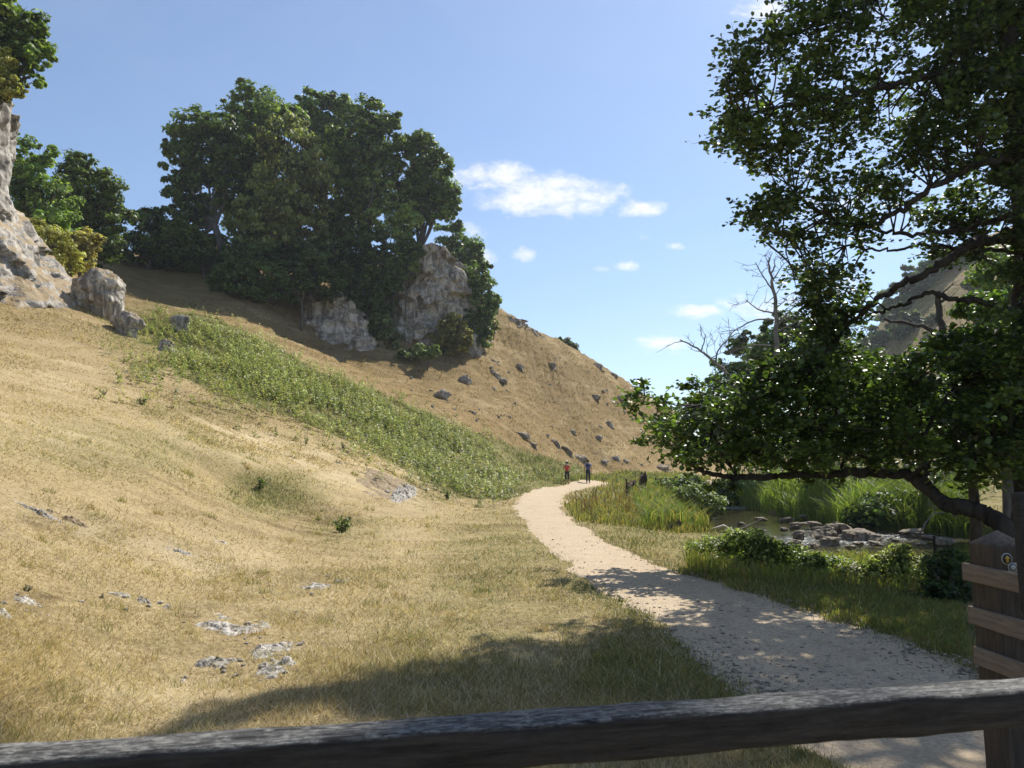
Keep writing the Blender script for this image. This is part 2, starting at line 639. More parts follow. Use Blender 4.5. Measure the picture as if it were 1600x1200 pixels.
def zones(x, y, z):
    """returns lush, brown, orange, wet weights"""
    px, py = project(x, y, z)
    f = y > 0.5
    lush = np.zeros(len(x))
    br = np.zeros(len(x))
    for (cx, cy_, rx, ry, a) in GREEN:
        lush = np.maximum(lush, a * np.exp(-((px - cx) / rx) ** 2 - ((py - cy_) / ry) ** 2))
    for (cx, cy_, rx, ry, a) in BROWN:
        br = np.maximum(br, a * np.exp(-((px - cx) / rx) ** 2 - ((py - cy_) / ry) ** 2))
    lush = np.where(f, lush, 0)
    br = np.where(f, br, 0)
    band = in_poly(px, py, NETTLE) & f & (y > 22) & (y < 70)
    lush = np.where(band, 0.85, lush)
    pd, pw = dist_poly(x, y, PL, PW)
    # right of the path: river meadow
    pxl = np.interp(y, PL[:, 1], PL[:, 0])
    right = sstep(0.6, 1.8, x - pxl) * (y < 95)
    fade = sstep(60, 20, y) * .25
    lush = np.maximum(lush, right * (0.62 - 0.2 * sstep(14, 26, y) * sstep(40, 26, y) + fade * 0))
    lush = np.maximum(lush, 0.55 * np.exp(-((pd - pw) / 0.5) ** 2) * (y < 14))
    rd, rw = dist_poly(x, y, RL, RW)
    lush = np.maximum(lush, 0.9 * sstep(4.0, 1.5, rd - rw))
    wet = sstep(0.5, -0.3, rd - rw)
    orange = sstep(44, 56, np.hypot(x, y)) * (1 - right) * sstep(.2, 1.2, z)
    orange = np.maximum(orange, .45 * sstep(16, 30, y) * sstep(-5, -12, x))
    orange = np.maximum(orange, .95 * sstep(60, 90, y) * sstep(20, 40, x))
    return lush, br, orange, wet


# ------------------------------------------------------------------ materials
def new_mat(name):
    m = bpy.data.materials.new(name)
    m.use_nodes = True
    return m, NT(m.node_tree)


def principled(w, color, rough, bump=None, bump_s=0.3, bump_d=0.02, spec=0.3):
    b = w.n('ShaderNodeBsdfPrincipled')
    if isinstance(color, (tuple, list)):
        b.inputs['Base Color'].default_value = (*color, 1)
    else:
        w.l(color, b.inputs['Base Color'])
    if isinstance(rough, (int, float)):
        b.inputs['Roughness'].default_value = rough
    else:
        w.l(rough, b.inputs['Roughness'])
    b.inputs['Specular IOR Level'].default_value = spec
    if bump is not None:
        bn = w.n('ShaderNodeBump')
        bn.inputs['Strength'].default_value = bump_s
        bn.inputs['Distance'].default_value = bump_d
        w.l(bump, bn.inputs['Height'])
        w.l(bn.outputs[0], b.inputs['Normal'])
    return b


def finish(w, shader):
    o = w.n('ShaderNodeOutputMaterial')
    w.l(shader, o.inputs[0])


def mat_turf():
    m, w = new_mat("turf")
    at = w.n('ShaderNodeAttribute', attribute_name='Col')
    sp = w.n('ShaderNodeSeparateColor')
    w.l(at.outputs['Color'], sp.inputs[0])
    geo = w.n('ShaderNodeNewGeometry')
    pos = geo.outputs['Position']
    mp = w.n('ShaderNodeMapping')
    mp.inputs['Scale'].default_value = (1, 1, 2.2)
    w.l(pos, mp.inputs[0])
    v = mp.outputs[0]
    nf = w.noise(v, 14, 6, 0.65)
    nm = w.noise(v, 1.7, 6, 0.62, 0.4)
    mp3 = w.n('ShaderNodeMapping')
    mp3.inputs['Rotation'].default_value = (0, 0, -math.atan2(.65, .75))
    mp3.inputs['Scale'].default_value = (.16, 1.0, .6)
    w.l(pos, mp3.inputs[0])
    stk = w.noise(mp3.outputs[0], 1.1, 6, 0.62, 0.3)
    nl = w.noise(v, 0.22, 5, 0.6, 0.3)
    ns = w.noise(v, 60, 3, 0.6)
    straw = w.ramp(nf, [(0.25, (.22, .155, .070)), (0.5, (.42, .32, .165)), (0.75, (.58, .46, .27))])
    orange = w.ramp(nf, [(0.25, (.115, .078, .032)), (0.5, (.25, .172, .076)), (0.78, (.38, .275, .14))])
    olive = w.ramp(nf, [(0.25, (.045, .055, .012)), (0.5, (.125, .135, .035)), (0.78, (.25, .25, .09))])
    brown = w.ramp(nf, [(0.3, (.055, .036, .018)), (0.55, (.15, .10, .05)), (0.75, (.34, .26, .15))])
    og = w.math('ADD', sp.outputs[2], w.math('MULTIPLY', w.math('SUBTRACT', nl, 0.5), 0.7), clamp=True)
    c = w.mix(og, straw, orange)
    lf = w.math('ADD', sp.outputs[0], w.math('MULTIPLY', w.math('SUBTRACT', nm, 0.5), 1.3))
    lf = w.math('MULTIPLY', lf, w.mapr(sp.outputs[0], 0.02, 0.25))
    lf = w.math('ADD', lf, w.mapr(w.noise(v, 0.55, 4, .6), 0.58, 0.78, 0, 0.45), clamp=True)
    c = w.mix(lf, c, olive)
    bf = w.math('MULTIPLY', w.mapr(sp.outputs[1], 0.05, 0.6), w.mapr(nm, 0.42, 0.62))
    bf = w.math('ADD', bf, w.mapr(w.noise(v, 3.2, 5, .7), 0.62, 0.76, 0, 0.55), clamp=True)
    c = w.mix(bf, c, brown)
    c = w.mix(w.mapr(stk, .48, .70, 0, .6), c, brown)
    c = w.mix(w.math('MULTIPLY', at.outputs['Alpha'], w.mapr(stk, .40, .56, 0.2, 1.0)), c, w.mix(nf, (.50, .385, .21), (.70, .58, .38)))
    # pale bleached patches
    c = w.mix(w.mapr(nl, 0.5, 0.72, 0, 0.45), c, (.60, .47, .27))
    c = w.mix(w.mapr(ns, 0.35, 0.7, 0.0, 0.35), c, w.mix(0.5, c, (.10, .07, .03)))
    hb = w.math('ADD', w.math('MULTIPLY', nf, 0.6), w.math('MULTIPLY', ns, 0.4))
    b = principled(w, c, 0.95, hb, 0.9, 0.06, 0.1)
    finish(w, b.outputs[0])
    return m


def mat_path():
    m, w = new_mat("limestone_dust")
    geo = w.n('ShaderNodeNewGeometry')
    v = geo.outputs['Position']
    n1 = w.noise(v, 35, 5, 0.7)
    n2 = w.noise(v, 1.1, 5, 0.6)
    vo = w.n('ShaderNodeTexVoronoi')
    vo.inputs['Scale'].default_value = 42
    w.l(v, vo.inputs['Vector'])
    c = w.ramp(n1, [(0.25, (.24, .18, .115)), (0.5, (.47, .37, .25)), (0.78, (.66, .56, .42))])
    c = w.mix(w.mapr(n2, 0.4, 0.7, 0, 0.55), c, (.40, .30, .20))
    n3 = w.noise(v, 4.0, 6, 0.7)
    c = w.mix(w.mapr(n3, .52, .70, 0, .55), c, (.25, .19, .125))
    peb = w.mapr(vo.outputs['Distance'], 0.0, 0.35, 0.6, 0.0)
    c = w.mix(w.math('MULTIPLY', peb, 0.5), c, (.62, .56, .50))
    h = w.math('ADD', w.math('MULTIPLY', n1, 0.5), peb)
    finish(w, principled(w, c, 0.93, h, 0.8, 0.02, 0.15).outputs[0])
    return m


def mat_rock(name, light=(.56, .52, .46), mid=(.34, .31, .27), dark=(.085, .078, .068), scale=1.0, grass=0.7, grassc=(.36, .25, .11)):
    m, w = new_mat(name)
    tc = w.n('ShaderNodeTexCoord')
    geo = w.n('ShaderNodeNewGeometry')
    v = geo.outputs['Position']
    n1 = w.noise(v, 1.3 * scale, 8, 0.68, 0.5)
    n2 = w.noise(v, 6.0 * scale, 7, 0.7, 0.2)
    mp = w.n('ShaderNodeMapping')
    mp.inputs['Scale'].default_value = (1.0, 1.0, 0.22)
    w.l(v, mp.inputs[0])
    st = w.noise(mp.outputs[0], 1.9 * scale, 6, 0.7, 0.6)
    mp2 = w.n('ShaderNodeMapping')
    mp2.inputs['Scale'].default_value = (0.35, 0.35, 2.0)
    mp2.inputs['Rotation'].default_value = (0.12, 0.08, 0)
    w.l(v, mp2.inputs[0])
    bed = w.noise(mp2.outputs[0], 1.2 * scale, 5, 0.65, 0.4)
    vo = w.n('ShaderNodeTexVoronoi', feature='DISTANCE_TO_EDGE')
    vo.inputs['Scale'].default_value = 1.1 * scale
    wv = w.n('ShaderNodeVectorMath', operation='ADD')
    w.l(v, wv.inputs[0])
    nc = w.n('ShaderNodeTexNoise')
    nc.inputs['Scale'].default_value = 1.6 * scale
    nc.inputs['Detail'].default_value = 5
    w.l(v, nc.inputs['Vector'])
    w.l(nc.outputs['Color'], wv.inputs[1])
    w.l(wv.outputs[0], vo.inputs['Vector'])
    crack = w.mapr(vo.outputs['Distance'], 0.0, 0.035, 1.0, 0.0)
    c = w.ramp(w.math('ADD', w.math('MULTIPLY', n1, 0.6), w.math('MULTIPLY', n2, 0.4)), [(0.36, dark), (0.45, mid), (0.55, light)])
    c = w.mix(w.mapr(st, 0.47, 0.60, 0, 0.78), c, dark)  # upright streaks, deepened in colour for the contrast raking sun gives
    c = w.mix(w.mapr(bed, 0.55, 0.7, 0, 0.4), c, mid)
    c = w.mix(w.math('MULTIPLY', w.math('MULTIPLY', crack, w.mapr(n1, .45, .6)), 0.55), c, dark)
    # turf and dry grass hold on the ledges
    sn = w.n('ShaderNodeSeparateXYZ')
    w.l(geo.outputs['Normal'], sn.inputs[0])
    g = w.math('ADD', sn.outputs[2], w.math('MULTIPLY', w.math('SUBTRACT', n1, 0.5), 0.9))
    gm = w.mapr(g, 0.45, 0.68, 0, grass, True)
    gc = w.mix(w.noise(v, 9, 4, .6), grassc, tuple(q * 0.45 for q in grassc))
    c = w.mix(gm, c, gc)
    h = w.math('ADD', w.math('ADD', w.math('MULTIPLY', n1, 0.6), w.math('MULTIPLY', n2, 0.35)), w.math('MULTIPLY', w.math('SUBTRACT', 1.0, crack), 0.12))
    finish(w, principled(w, c, 0.9, h, 0.9, 0.12 / scale, 0.2).outputs[0])
    return m


def mat_leaf(name, trans=0.35, rough=0.45, spec=0.4, tint=(1.5, 1.7, .7)):
    m, w = new_mat(name)
    at = w.n('ShaderNodeAttribute', attribute_name='Col')
    b = principled(w, at.outputs['Color'], rough, spec=spec)
    t = w.n('ShaderNodeBsdfTranslucent')
    w.l(w.mix(1.0, at.outputs['Color'], tint, 'MULTIPLY'), t.inputs[0])
    mx = w.n('ShaderNodeMixShader')
    mx.inputs[0].default_value = trans
    w.l(b.outputs[0], mx.inputs[1])
    w.l(t.outputs[0], mx.inputs[2])
    finish(w, mx.outputs[0])
    return m


def mat_bark(name, a=(.016, .014, .012), b=(.075, .065, .055), sc=9):
    m, w = new_mat(name)
    geo = w.n('ShaderNodeNewGeometry')
    mp = w.n('ShaderNodeMapping')
    mp.inputs['Scale'].default_value = (1, 1, .25)
    w.l(geo.outputs['Position'], mp.inputs[0])
    n1 = w.noise(mp.outputs[0], sc, 6, .7, .5)
    n2 = w.noise(geo.outputs['Position'], sc * .3, 4, .6)
    c = w.ramp(n1, [(.32, a), (.68, b)])
    c = w.mix(w.mapr(n2, .5, .7, 0, .5), c, tuple(q * .8 for q in b))
    finish(w, principled(w, c, .9, n1, .8, .02, .15).outputs[0])
    return m


def mat_wood(name, a, b, lichen=0.0, axis=(1, 12, 12), grain=4):
    m, w = new_mat(name)
    tc = w.n('ShaderNodeTexCoord')
    mp = w.n('ShaderNodeMapping')
    mp.inputs['Scale'].default_value = axis
    w.l(tc.outputs['Object'], mp.inputs[0])
    n1 = w.noise(mp.outputs[0], grain, 7, .65, .6)
    n2 = w.noise(tc.outputs['Object'], 22, 5, .7)
    c = w.ramp(n1, [(.3, a), (.7, b)])
    if lichen:
        geo = w.n('ShaderNodeNewGeometry')
        sn = w.n('ShaderNodeSeparateXYZ')
        w.l(geo.outputs['Normal'], sn.inputs[0])
        l1 = w.mapr(n2, .48, .60)
        mp4 = w.n('ShaderNodeMapping')
        mp4.inputs['Scale'].default_value = tuple(3.2 if q < 2 else q for q in axis)
        w.l(tc.outputs['Object'], mp4.inputs[0])
        l2 = w.mapr(w.noise(mp4.outputs[0], 13, 6, .8), .44, .58)
        l3 = w.mapr(n1, .40, .56)
        lm = w.math('MULTIPLY', w.math('MULTIPLY', l2, w.math('MAXIMUM', l3, l1)), w.mapr(sn.outputs[2], .3, .8, 0.04, 1.0))
        c = w.mix(w.math('MULTIPLY', lm, lichen), c, (.46, .45, .41))
    finish(w, principled(w, c, .8, n1, .7, .006, .25).outputs[0])
    return m


def mat_plain(name, col, rough=.8, var=.25, sc=30):
    m, w = new_mat(name)
    tc = w.n('ShaderNodeTexCoord')
    n1 = w.noise(tc.outputs['Object'], sc, 4, .6)
    c = w.mix(w.mapr(n1, .3, .7), tuple(q * (1 - var) for q in col), tuple(min(1, q * (1 + var)) for q in col))
    finish(w, principled(w, c, rough, n1, .2, .01, .3).outputs[0])
    return m


def mat_water():
    m, w = new_mat("river_water")
    geo = w.n('ShaderNodeNewGeometry')
    mp = w.n('ShaderNodeMapping')
    mp.inputs['Scale'].default_value = (1, .6, 1)
    w.l(geo.outputs['Position'], mp.inputs[0])
    n1 = w.noise(mp.outputs[0], 2.6, 5, .6, .8)
    n2 = w.noise(geo.outputs['Position'], 9, 5, .65, .6)
    at = w.n('ShaderNodeAttribute', attribute_name='Col')
    sp = w.n('ShaderNodeSeparateColor')
    w.l(at.outputs['Color'], sp.inputs[0])
    c = w.mix(w.noise(mp.outputs[0], .5, 3), (.030, .030, .014), (.085, .075, .035))
    foam = w.math('MULTIPLY', sp.outputs[0], w.mapr(n2, .50, .62))
    c = w.mix(foam, c, (.75, .76, .78))
    b = w.n('ShaderNodeBsdfPrincipled')
    w.l(c, b.inputs['Base Color'])
    w.l(w.math('ADD', w.math('MULTIPLY', foam, .5), .05), b.inputs['Roughness'])
    b.inputs['IOR'].default_value = 1.33
    b.inputs['Specular IOR Level'].default_value = .6
    bn = w.n('ShaderNodeBump')
    w.l(w.math('ADD', w.math('MULTIPLY', sp.outputs[0], .9), .10), bn.inputs['Strength'])
    bn.inputs['Distance'].default_value = .12
    w.l(w.math('ADD', n1, w.math('MULTIPLY', n2, .4)), bn.inputs['Height'])
    w.l(bn.outputs[0], b.inputs['Normal'])
    finish(w, b.outputs[0])
    return m


M_turf = mat_turf()
M_path = mat_path()
M_cliff = mat_rock("limestone_cliff", scale=1.0, grass=.75, grassc=(.40, .28, .13))
M_crag = mat_rock("limestone_crag", scale=0.9, light=(.60, .55, .48), mid=(.36, .32, .27), grass=.75, grassc=(.30, .21, .09))
M_boulder = mat_rock("limestone_boulder", scale=2.6, light=(.50, .46, .40), mid=(.30, .27, .23), grass=.5)
M_slab = mat_rock("limestone_slab", scale=7.0, light=(.58, .545, .48), mid=(.34, .30, .25), grass=.0)
M_scree = mat_rock("brown_scree", scale=5.0, light=(.42, .34, .24), mid=(.25, .19, .125), dark=(.06, .045, .03), grass=.3)
M_wet = mat_rock("river_stone", scale=5.0, light=(.36, .30, .24), mid=(.20, .16, .12), dark=(.05, .042, .032), grass=.25, grassc=(.14, .12, .05))
M_leaf_far = mat_leaf("tree_foliage", .42, .5, .3, (1.45, 1.5, .6))
M_leaf_near = mat_leaf("alder_leaf", .42, .36, .5)
M_blade = mat_leaf("grass_blade", .30, .6, .2, (1.2, 1.25, .8))
M_lush = mat_leaf("lush_blade", .45, .45, .35, (1.4, 1.6, .7))
M_bark = mat_bark("alder_bark")
M_bark_far = mat_bark("tree_bark", (.05, .045, .04), (.17, .15, .13), 4)
M_dead = mat_bark("dead_wood", (.09, .08, .07), (.26, .23, .20), 8)
M_water = mat_water()

# ------------------------------------------------------------------ the setting: hillside, path, river
def build_land():
    fa = np.linspace(-0.70, 0.70, 620)
    la = -0.70 - np.linspace(0, 1, 61)[1:] ** 1.3 * (math.pi - 0.70)
    ra = 0.70 + np.linspace(0, 1, 61)[1:-1] ** 1.3 * (math.pi - 0.70)
    az = np.concatenate([la[::-1], fa, ra])
    rr = np.concatenate([np.exp(np.linspace(math.log(.5), math.log(300), 620)), np.exp(np.linspace(math.log(310), math.log(650), 14))])
    a, r = np.meshgrid(az, rr, indexing='ij')
    x = r * np.sin(a)
    y = r * np.cos(a)
    z = Hs(x, y)
    z = z * (1 - .0 * r)
    nA, nR = a.shape
    V = np.stack([x.ravel(), y.ravel(), z.ravel()], 1)
    lush, br, og, wet = zones(V[:, 0], V[:, 1], V[:, 2])
    i, j = np.meshgrid(np.arange(nA), np.arange(nR - 1), indexing='ij')
    i2 = (i + 1) % nA
    F = np.stack([i * nR + j, i * nR + j + 1, i2 * nR + j + 1, i2 * nR + j], -1).reshape(-1, 4)[:, ::-1]
    # close the middle
    c = len(V)
    V = np.vstack([V, [[0, 0, float(Hs(np.array([0.]), np.array([0.01]))[0])]]])
    cols = np.stack([lush, np.maximum(br, wet), og, worn(V[:-1, 0], V[:-1, 1], V[:-1, 2])], 1)
    cols = np.vstack([cols, [[.3, .2, 0, 0]]])
    loops = F.ravel().tolist()
    fs = [4] * len(F)
    for k in range(nA):
        loops += [c, ((k + 1) % nA) * nR, k * nR]
        fs.append(3)
    o = mk('hillside', V, loops, M_turf, None, True, cols, fs)
    tag(o, 'dry grassy dale floor and hillsides', None, None, 'structure')


build_land()


def build_path():
    W = 9
    P3 = smooth_line([(a, b, 0) for a, b in PATH], 40)[:, :2]
    PWd = np.interp(np.linspace(0, 1, len(P3)), np.linspace(0, 1, len(PW)), PW)
    t = np.gradient(P3, axis=0)
    t /= np.linalg.norm(t, axis=1, keepdims=True)
    nrm = np.stack([t[:, 1], -t[:, 0]], 1)
    s = np.linspace(-1, 1, 15)
    XY = P3[:, None, :] + nrm[:, None, :] * (s[None, :, None] * (PWd[:, None, None] + .36))
    x, y = XY[..., 0].ravel(), XY[..., 1].ravel()
    # a smooth crowned surface lying between the trodden bed and the turf
    z = Hs(x, y, False)
    pd, pw = dist_poly(x, y, PL, PW)
    pe = path_edge(x, y, pw)
    z = z + .05 * sstep(pe + .12, pe - .12, pd) - .035 + fbm2(x, y, 2.5, 71, 3) * .008 + .012 * (1 - np.tile(s, len(P3)) ** 2)
    n0, n1 = len(P3), len(s)
    i, j = np.meshgrid(np.arange(n0 - 1), np.arange(n1 - 1), indexing='ij')
    F = np.stack([i * n1 + j, i * n1 + j + 1, (i + 1) * n1 + j + 1, (i + 1) * n1 + j], -1).reshape(-1, 4)[:, ::-1]
    o = mk('path', np.stack([x, y, z], 1), F, M_path, None, True)
    tag(o, 'pale gravel footpath curving through the dale', None, None, 'structure')


build_path()


def build_river():
    P3 = smooth_line([(a, b, 0) for a, b in RIVER], 40)[:, :2]
    w = np.interp(np.linspace(0, 1, len(P3)), np.linspace(0, 1, len(RW)), RW) + 1.6
    t = np.gradient(P3, axis=0)
    t /= np.linalg.norm(t, axis=1, keepdims=True)
    nrm = np.stack([t[:, 1], -t[:, 0]], 1)
    s = np.linspace(-1, 1, 25)
    XY = P3[:, None, :] + nrm[:, None, :] * (s[None, :, None] * w[:, None, None])
    x, y = XY[..., 0].ravel(), XY[..., 1].ravel()
    z = np.full(len(x), WATER_Z)
    px, py = project(x, y, z)
    foam = np.zeros(len(x))
    for (cx, cy_, rx, ry) in [(1420, 835, 75, 9), (1150, 793, 26, 2.5), (1340, 845, 40, 8), (1290, 830, 30, 6), (1250, 845, 30, 8)]:
        foam = np.maximum(foam, np.exp(-((px - cx) / rx) ** 2 - ((py - cy_) / ry) ** 2))
    z = z + foam * fbm2(x, y, 3.0, 81, 3) * .05
    n0, n1 = len(P3), len(s)
    i, j = np.meshgrid(np.arange(n0 - 1), np.arange(n1 - 1), indexing='ij')
    F = np.stack([i * n1 + j, i * n1 + j + 1, (i + 1) * n1 + j + 1, (i + 1) * n1 + j], -1).reshape(-1, 4)
    o = mk('river', np.stack([x, y, z], 1), F, M_water, None, True, np.stack([foam, foam * 0, foam * 0], 1))
    tag(o, 'shallow stony river', None, None, 'structure')


build_river()

# ------------------------------------------------------------------ rock
def ico(sub):
    bm = bmesh.new()
    bmesh.ops.create_icosphere(bm, subdivisions=sub, radius=1.0)
    V = np.array([tuple(v.co) for v in bm.verts])
    F = np.array([[v.index for v in f.verts] for f in bm.faces])
    bm.free()
    return V, F


ICO = {k: ico(k) for k in (3, 4, 5)}


def boulder_mesh(seed, sub=4, cuts=9, rough=.16):
    V, F = ICO[sub]
    V = V.copy()
    r = np.random.default_rng(seed)
    for _ in range(cuts):
        nn = r.normal(0, 1, 3)
        nn /= np.linalg.norm(nn)
        d = r.uniform(.55, .85)
        k = V @ nn
        V = V - nn * np.maximum(0, k - d)[:, None] * .92
    V = V * (1 + rough * fbm(V * 1.7 + seed * 3.1, seed, 4))[:, None]
    V = V + (fbm(V * 6 + seed, seed + 5, 3) * rough * .35)[:, None] * V
    return V, F


def boulder(name, px, py, w, h, label, cat='boulder', group=None, seed=1, mat=None, sub=4, tilt=0.0, d=None, depth=.8, sink=.25, cuts=9, rough=.16):
    """rock of w x h photo pixels whose foot stands at pixel (px, py)"""
    if d is None:
        p = np.array(G(px, py))
    else:
        q = P(px, py, d)
        p = np.array([q.x, q.y, q.z])
    k = p[1] / 1200.0
    V, F = boulder_mesh(seed, sub, cuts, rough)
    sk = np.clip(-V[:, 2], 0, 1)
    V[:, :2] *= (1 / np.maximum(1 - sk ** 2, .12) ** .42)[:, None]
    rx, rz = w * k / 2, h * k / (2 - sink * 1.2)
    V = V * np.array([rx, max(rx * depth, rz * .6), rz])
    ca, sa = math.cos(tilt), math.sin(tilt)
    V = np.stack([V[:, 0] * ca + V[:, 2] * sa, V[:, 1], -V[:, 0] * sa + V[:, 2] * ca], 1)
    base = p + np.array([0, max(rx * depth, rz * .6) * .5, 0])
    base[2] = float(Hs(np.array([base[0]]), np.array([base[1]]))[0]) if d is None else p[2]
    V[:, 2] += rz * (1 - sink)
    V[:, 2] = np.where(V[:, 2] < rz * (.4 - sink), V[:, 2] - rz * .9, V[:, 2])
    o = mk(name, V, F, mat or M_boulder, None, True)
    o.location = base
    return tag(o, label, cat, group)


def cells(V, size, seed):
    """nearest of jittered lattice points: a value per rock block"""
    q = V / np.array(size)
    i = np.floor(q).astype(np.int64)
    best = np.full(len(q), 1e9)
    val = np.zeros(len(q))
    for dx in (-1, 0, 1):
        for dy in (-1, 0, 1):
            for dz in (-1, 0, 1):
                a, b, c = i[:, 0] + dx, i[:, 1] + dy, i[:, 2] + dz
                p = np.stack([a + _hash(a, b, c, seed), b + _hash(a, b, c, seed + 1), c + _hash(a, b, c, seed + 2)], 1)
                d = np.sum((p - q) ** 2, axis=1)
                m = d < best
                best = np.where(m, d, best)
                val = np.where(m, _hash(a, b, c, seed + 3) - .5 + .5 * (q[:, 0] - p[:, 0]) * (_hash(a, b, c, seed + 4) - .5) + .9 * (q[:, 2] - p[:, 2]) * (_hash(a, b, c, seed + 5) - .5), val)
    return val


def cliff(name, path, ztop, prof, seed, mat, label, cat, nu=230, nt=150, amp=.7, inward=9.0, sc=.35, base_drop=.8):
    """rock wall swept along a ground path; prof gives the outward offset for height 0..1, then a turfed top running back"""
    pts = smooth_line([(a, b, c) for (a, b), c in zip(path, ztop)], 12)
    u = np.linspace(0, len(pts) - 1, nu)
    XY = np.stack([np.interp(u, np.arange(len(pts)), pts[:, k]) for k in range(3)], 1)
    t = np.gradient(XY[:, :2], axis=0)
    t /= np.linalg.norm(t, axis=1, keepdims=True)
    nrm = np.stack([t[:, 1], -t[:, 0]], 1)
    tt = np.concatenate([np.linspace(0, 1, nt), 1 + np.linspace(0, 1, 26)[1:]])
    zb = np.minimum(Hs(XY[:, 0], XY[:, 1], False), Hs(XY[:, 0] + nrm[:, 0] * prof[1][0], XY[:, 1] + nrm[:, 1] * prof[1][0], False)) - base_drop - amp
    off = np.interp(np.minimum(tt, 1), prof[0], prof[1])
    inw = np.maximum(0, tt - 1) * inward
    hh = np.minimum(tt, 1)
    X = XY[:, None, 0] + nrm[:, None, 0] * (off - inw)[None]
    Y = XY[:, None, 1] + nrm[:, None, 1] * (off - inw)[None]
    Z = zb[:, None] + (XY[:, None, 2] - zb[:, None]) * hh[None] - .12 * np.maximum(0, inw[None])
    V = np.stack([X, Y, Z], -1).reshape(-1, 3)
    N3 = np.repeat(np.stack([nrm[:, 0], nrm[:, 1], np.zeros(nu)], 1)[:, None], len(tt), 1).reshape(-1, 3)
    q = V * np.array([sc, sc, sc * .45])
    d1 = fbm(q, seed, 5, .55)
    ridged = 1 - np.abs(fbm(V * np.array([sc * 1.8, sc * 1.8, sc * .5]), seed + 40, 4)) * 2
    bedf = fbm(V * np.array([sc * .3, sc * .3, sc * 3.2]), seed + 80, 3)
    fine = fbm(V * sc * 6, seed + 90, 3)
    fine2 = 1 - np.abs(fbm(V * np.array([sc * 5, sc * 5, sc * 2.2]), seed + 95, 4)) * 2
    dd = amp * (d1 * 1.7 + ridged * .55 + bedf * .45 + fine * .30 + fine2 * .26)
    Vw = V + np.stack([fbm(V * sc * 2.5, seed + k, 3) for k in (201, 202, 203)], 1) * .5
    dd = dd * .8 + amp * (1.5 * cells(Vw, (1.5 / sc * .35, 1.5 / sc * .35, 2.8 / sc * .35), seed) + .35 * cells(Vw, (.6 / sc * .35, .6 / sc * .35, 1.3 / sc * .35), seed + 9))
    top = np.repeat(np.clip(1 - (tt - 1) * 5, 0, 1)[None], nu, 0).ravel()
    V = V + N3 * (dd * top)[:, None]
    V[:, 2] += (fbm(V * sc * 2, seed + 120, 3) * amp * .6) * np.repeat(sstep(.6, 1.0, tt)[None], nu, 0).ravel()
    m = len(tt)
    i, j = np.meshgrid(np.arange(nu - 1), np.arange(m - 1), indexing='ij')
    F = np.stack([i * m + j, i * m + j + 1, (i + 1) * m + j + 1, (i + 1) * m + j], -1).reshape(-1, 4)[:, ::-1]
    o = mk(name, V, F, mat, None, True)
    return tag(o, label, cat)


cliff('limestone_cliff', [(-35.3, 24), (-30.8, 30), (-28.1, 34.4), (-26.7, 37.2), (-27.3, 40.0), (-31, 42.5), (-37, 44)], [20.9, 21.0, 21.0, 20.6, 19.8, 19.4, 19.5],
      ([0, .12, .3, .48, .6, 1], [4.3, 3.8, 2.1, .55, .1, .2]), 3, M_cliff, 'tall pale limestone cliff with dry grass ledges at the left edge', 'cliff', amp=.42, sc=.34)
cliff('limestone_crag', [(-15.5, 83), (-14.0, 79), (-12, 77.2), (-9.8, 76.6), (-7.8, 76.9), (-5.4, 77.9), (-4.0, 81.5), (-3.6, 87)], [20.0, 21.4, 22.4, 22.6, 24.2, 22.0, 21.0, 19.0],
      ([0, .15, .35, .5, .7, 1], [1.9, 1.5, .8, .5, .2, -.6]), 11, M_crag, 'jagged grey limestone crag with bushes below the big trees', 'crag', amp=.95, inward=8, sc=.32)
cliff('rock_buttress', [(-22.5, 78), (-21, 73.6), (-18.6, 71.6), (-16, 71.4), (-13.8, 72.6), (-12.6, 75)], [12.2, 17.2, 18.2, 17.6, 15.4, 12.6],
      ([0, .2, .5, .8, 1], [1.4, 1.0, .6, .2, -.6]), 23, M_crag, 'shaded rounded limestone buttress left of the crag foot', 'rock', nu=120, nt=80, amp=.6, inward=6, sc=.4)
cliff('rock_ledge', [(-2.0, 93), (-1.2, 91.3), (0.4, 91.6), (2.0, 93.4), (3.4, 95.2), (4.4, 97.5)], [19.6, 19.5, 18.9, 18.3, 17.6, 17.0],
      ([0, .4, .9, 1], [.8, .5, .2, 0]), 31, M_crag, 'low broken rock ledge under the skyline right of the crag', 'rock ledge', nu=110, nt=40, amp=.4, inward=4, sc=.7, base_drop=.3)

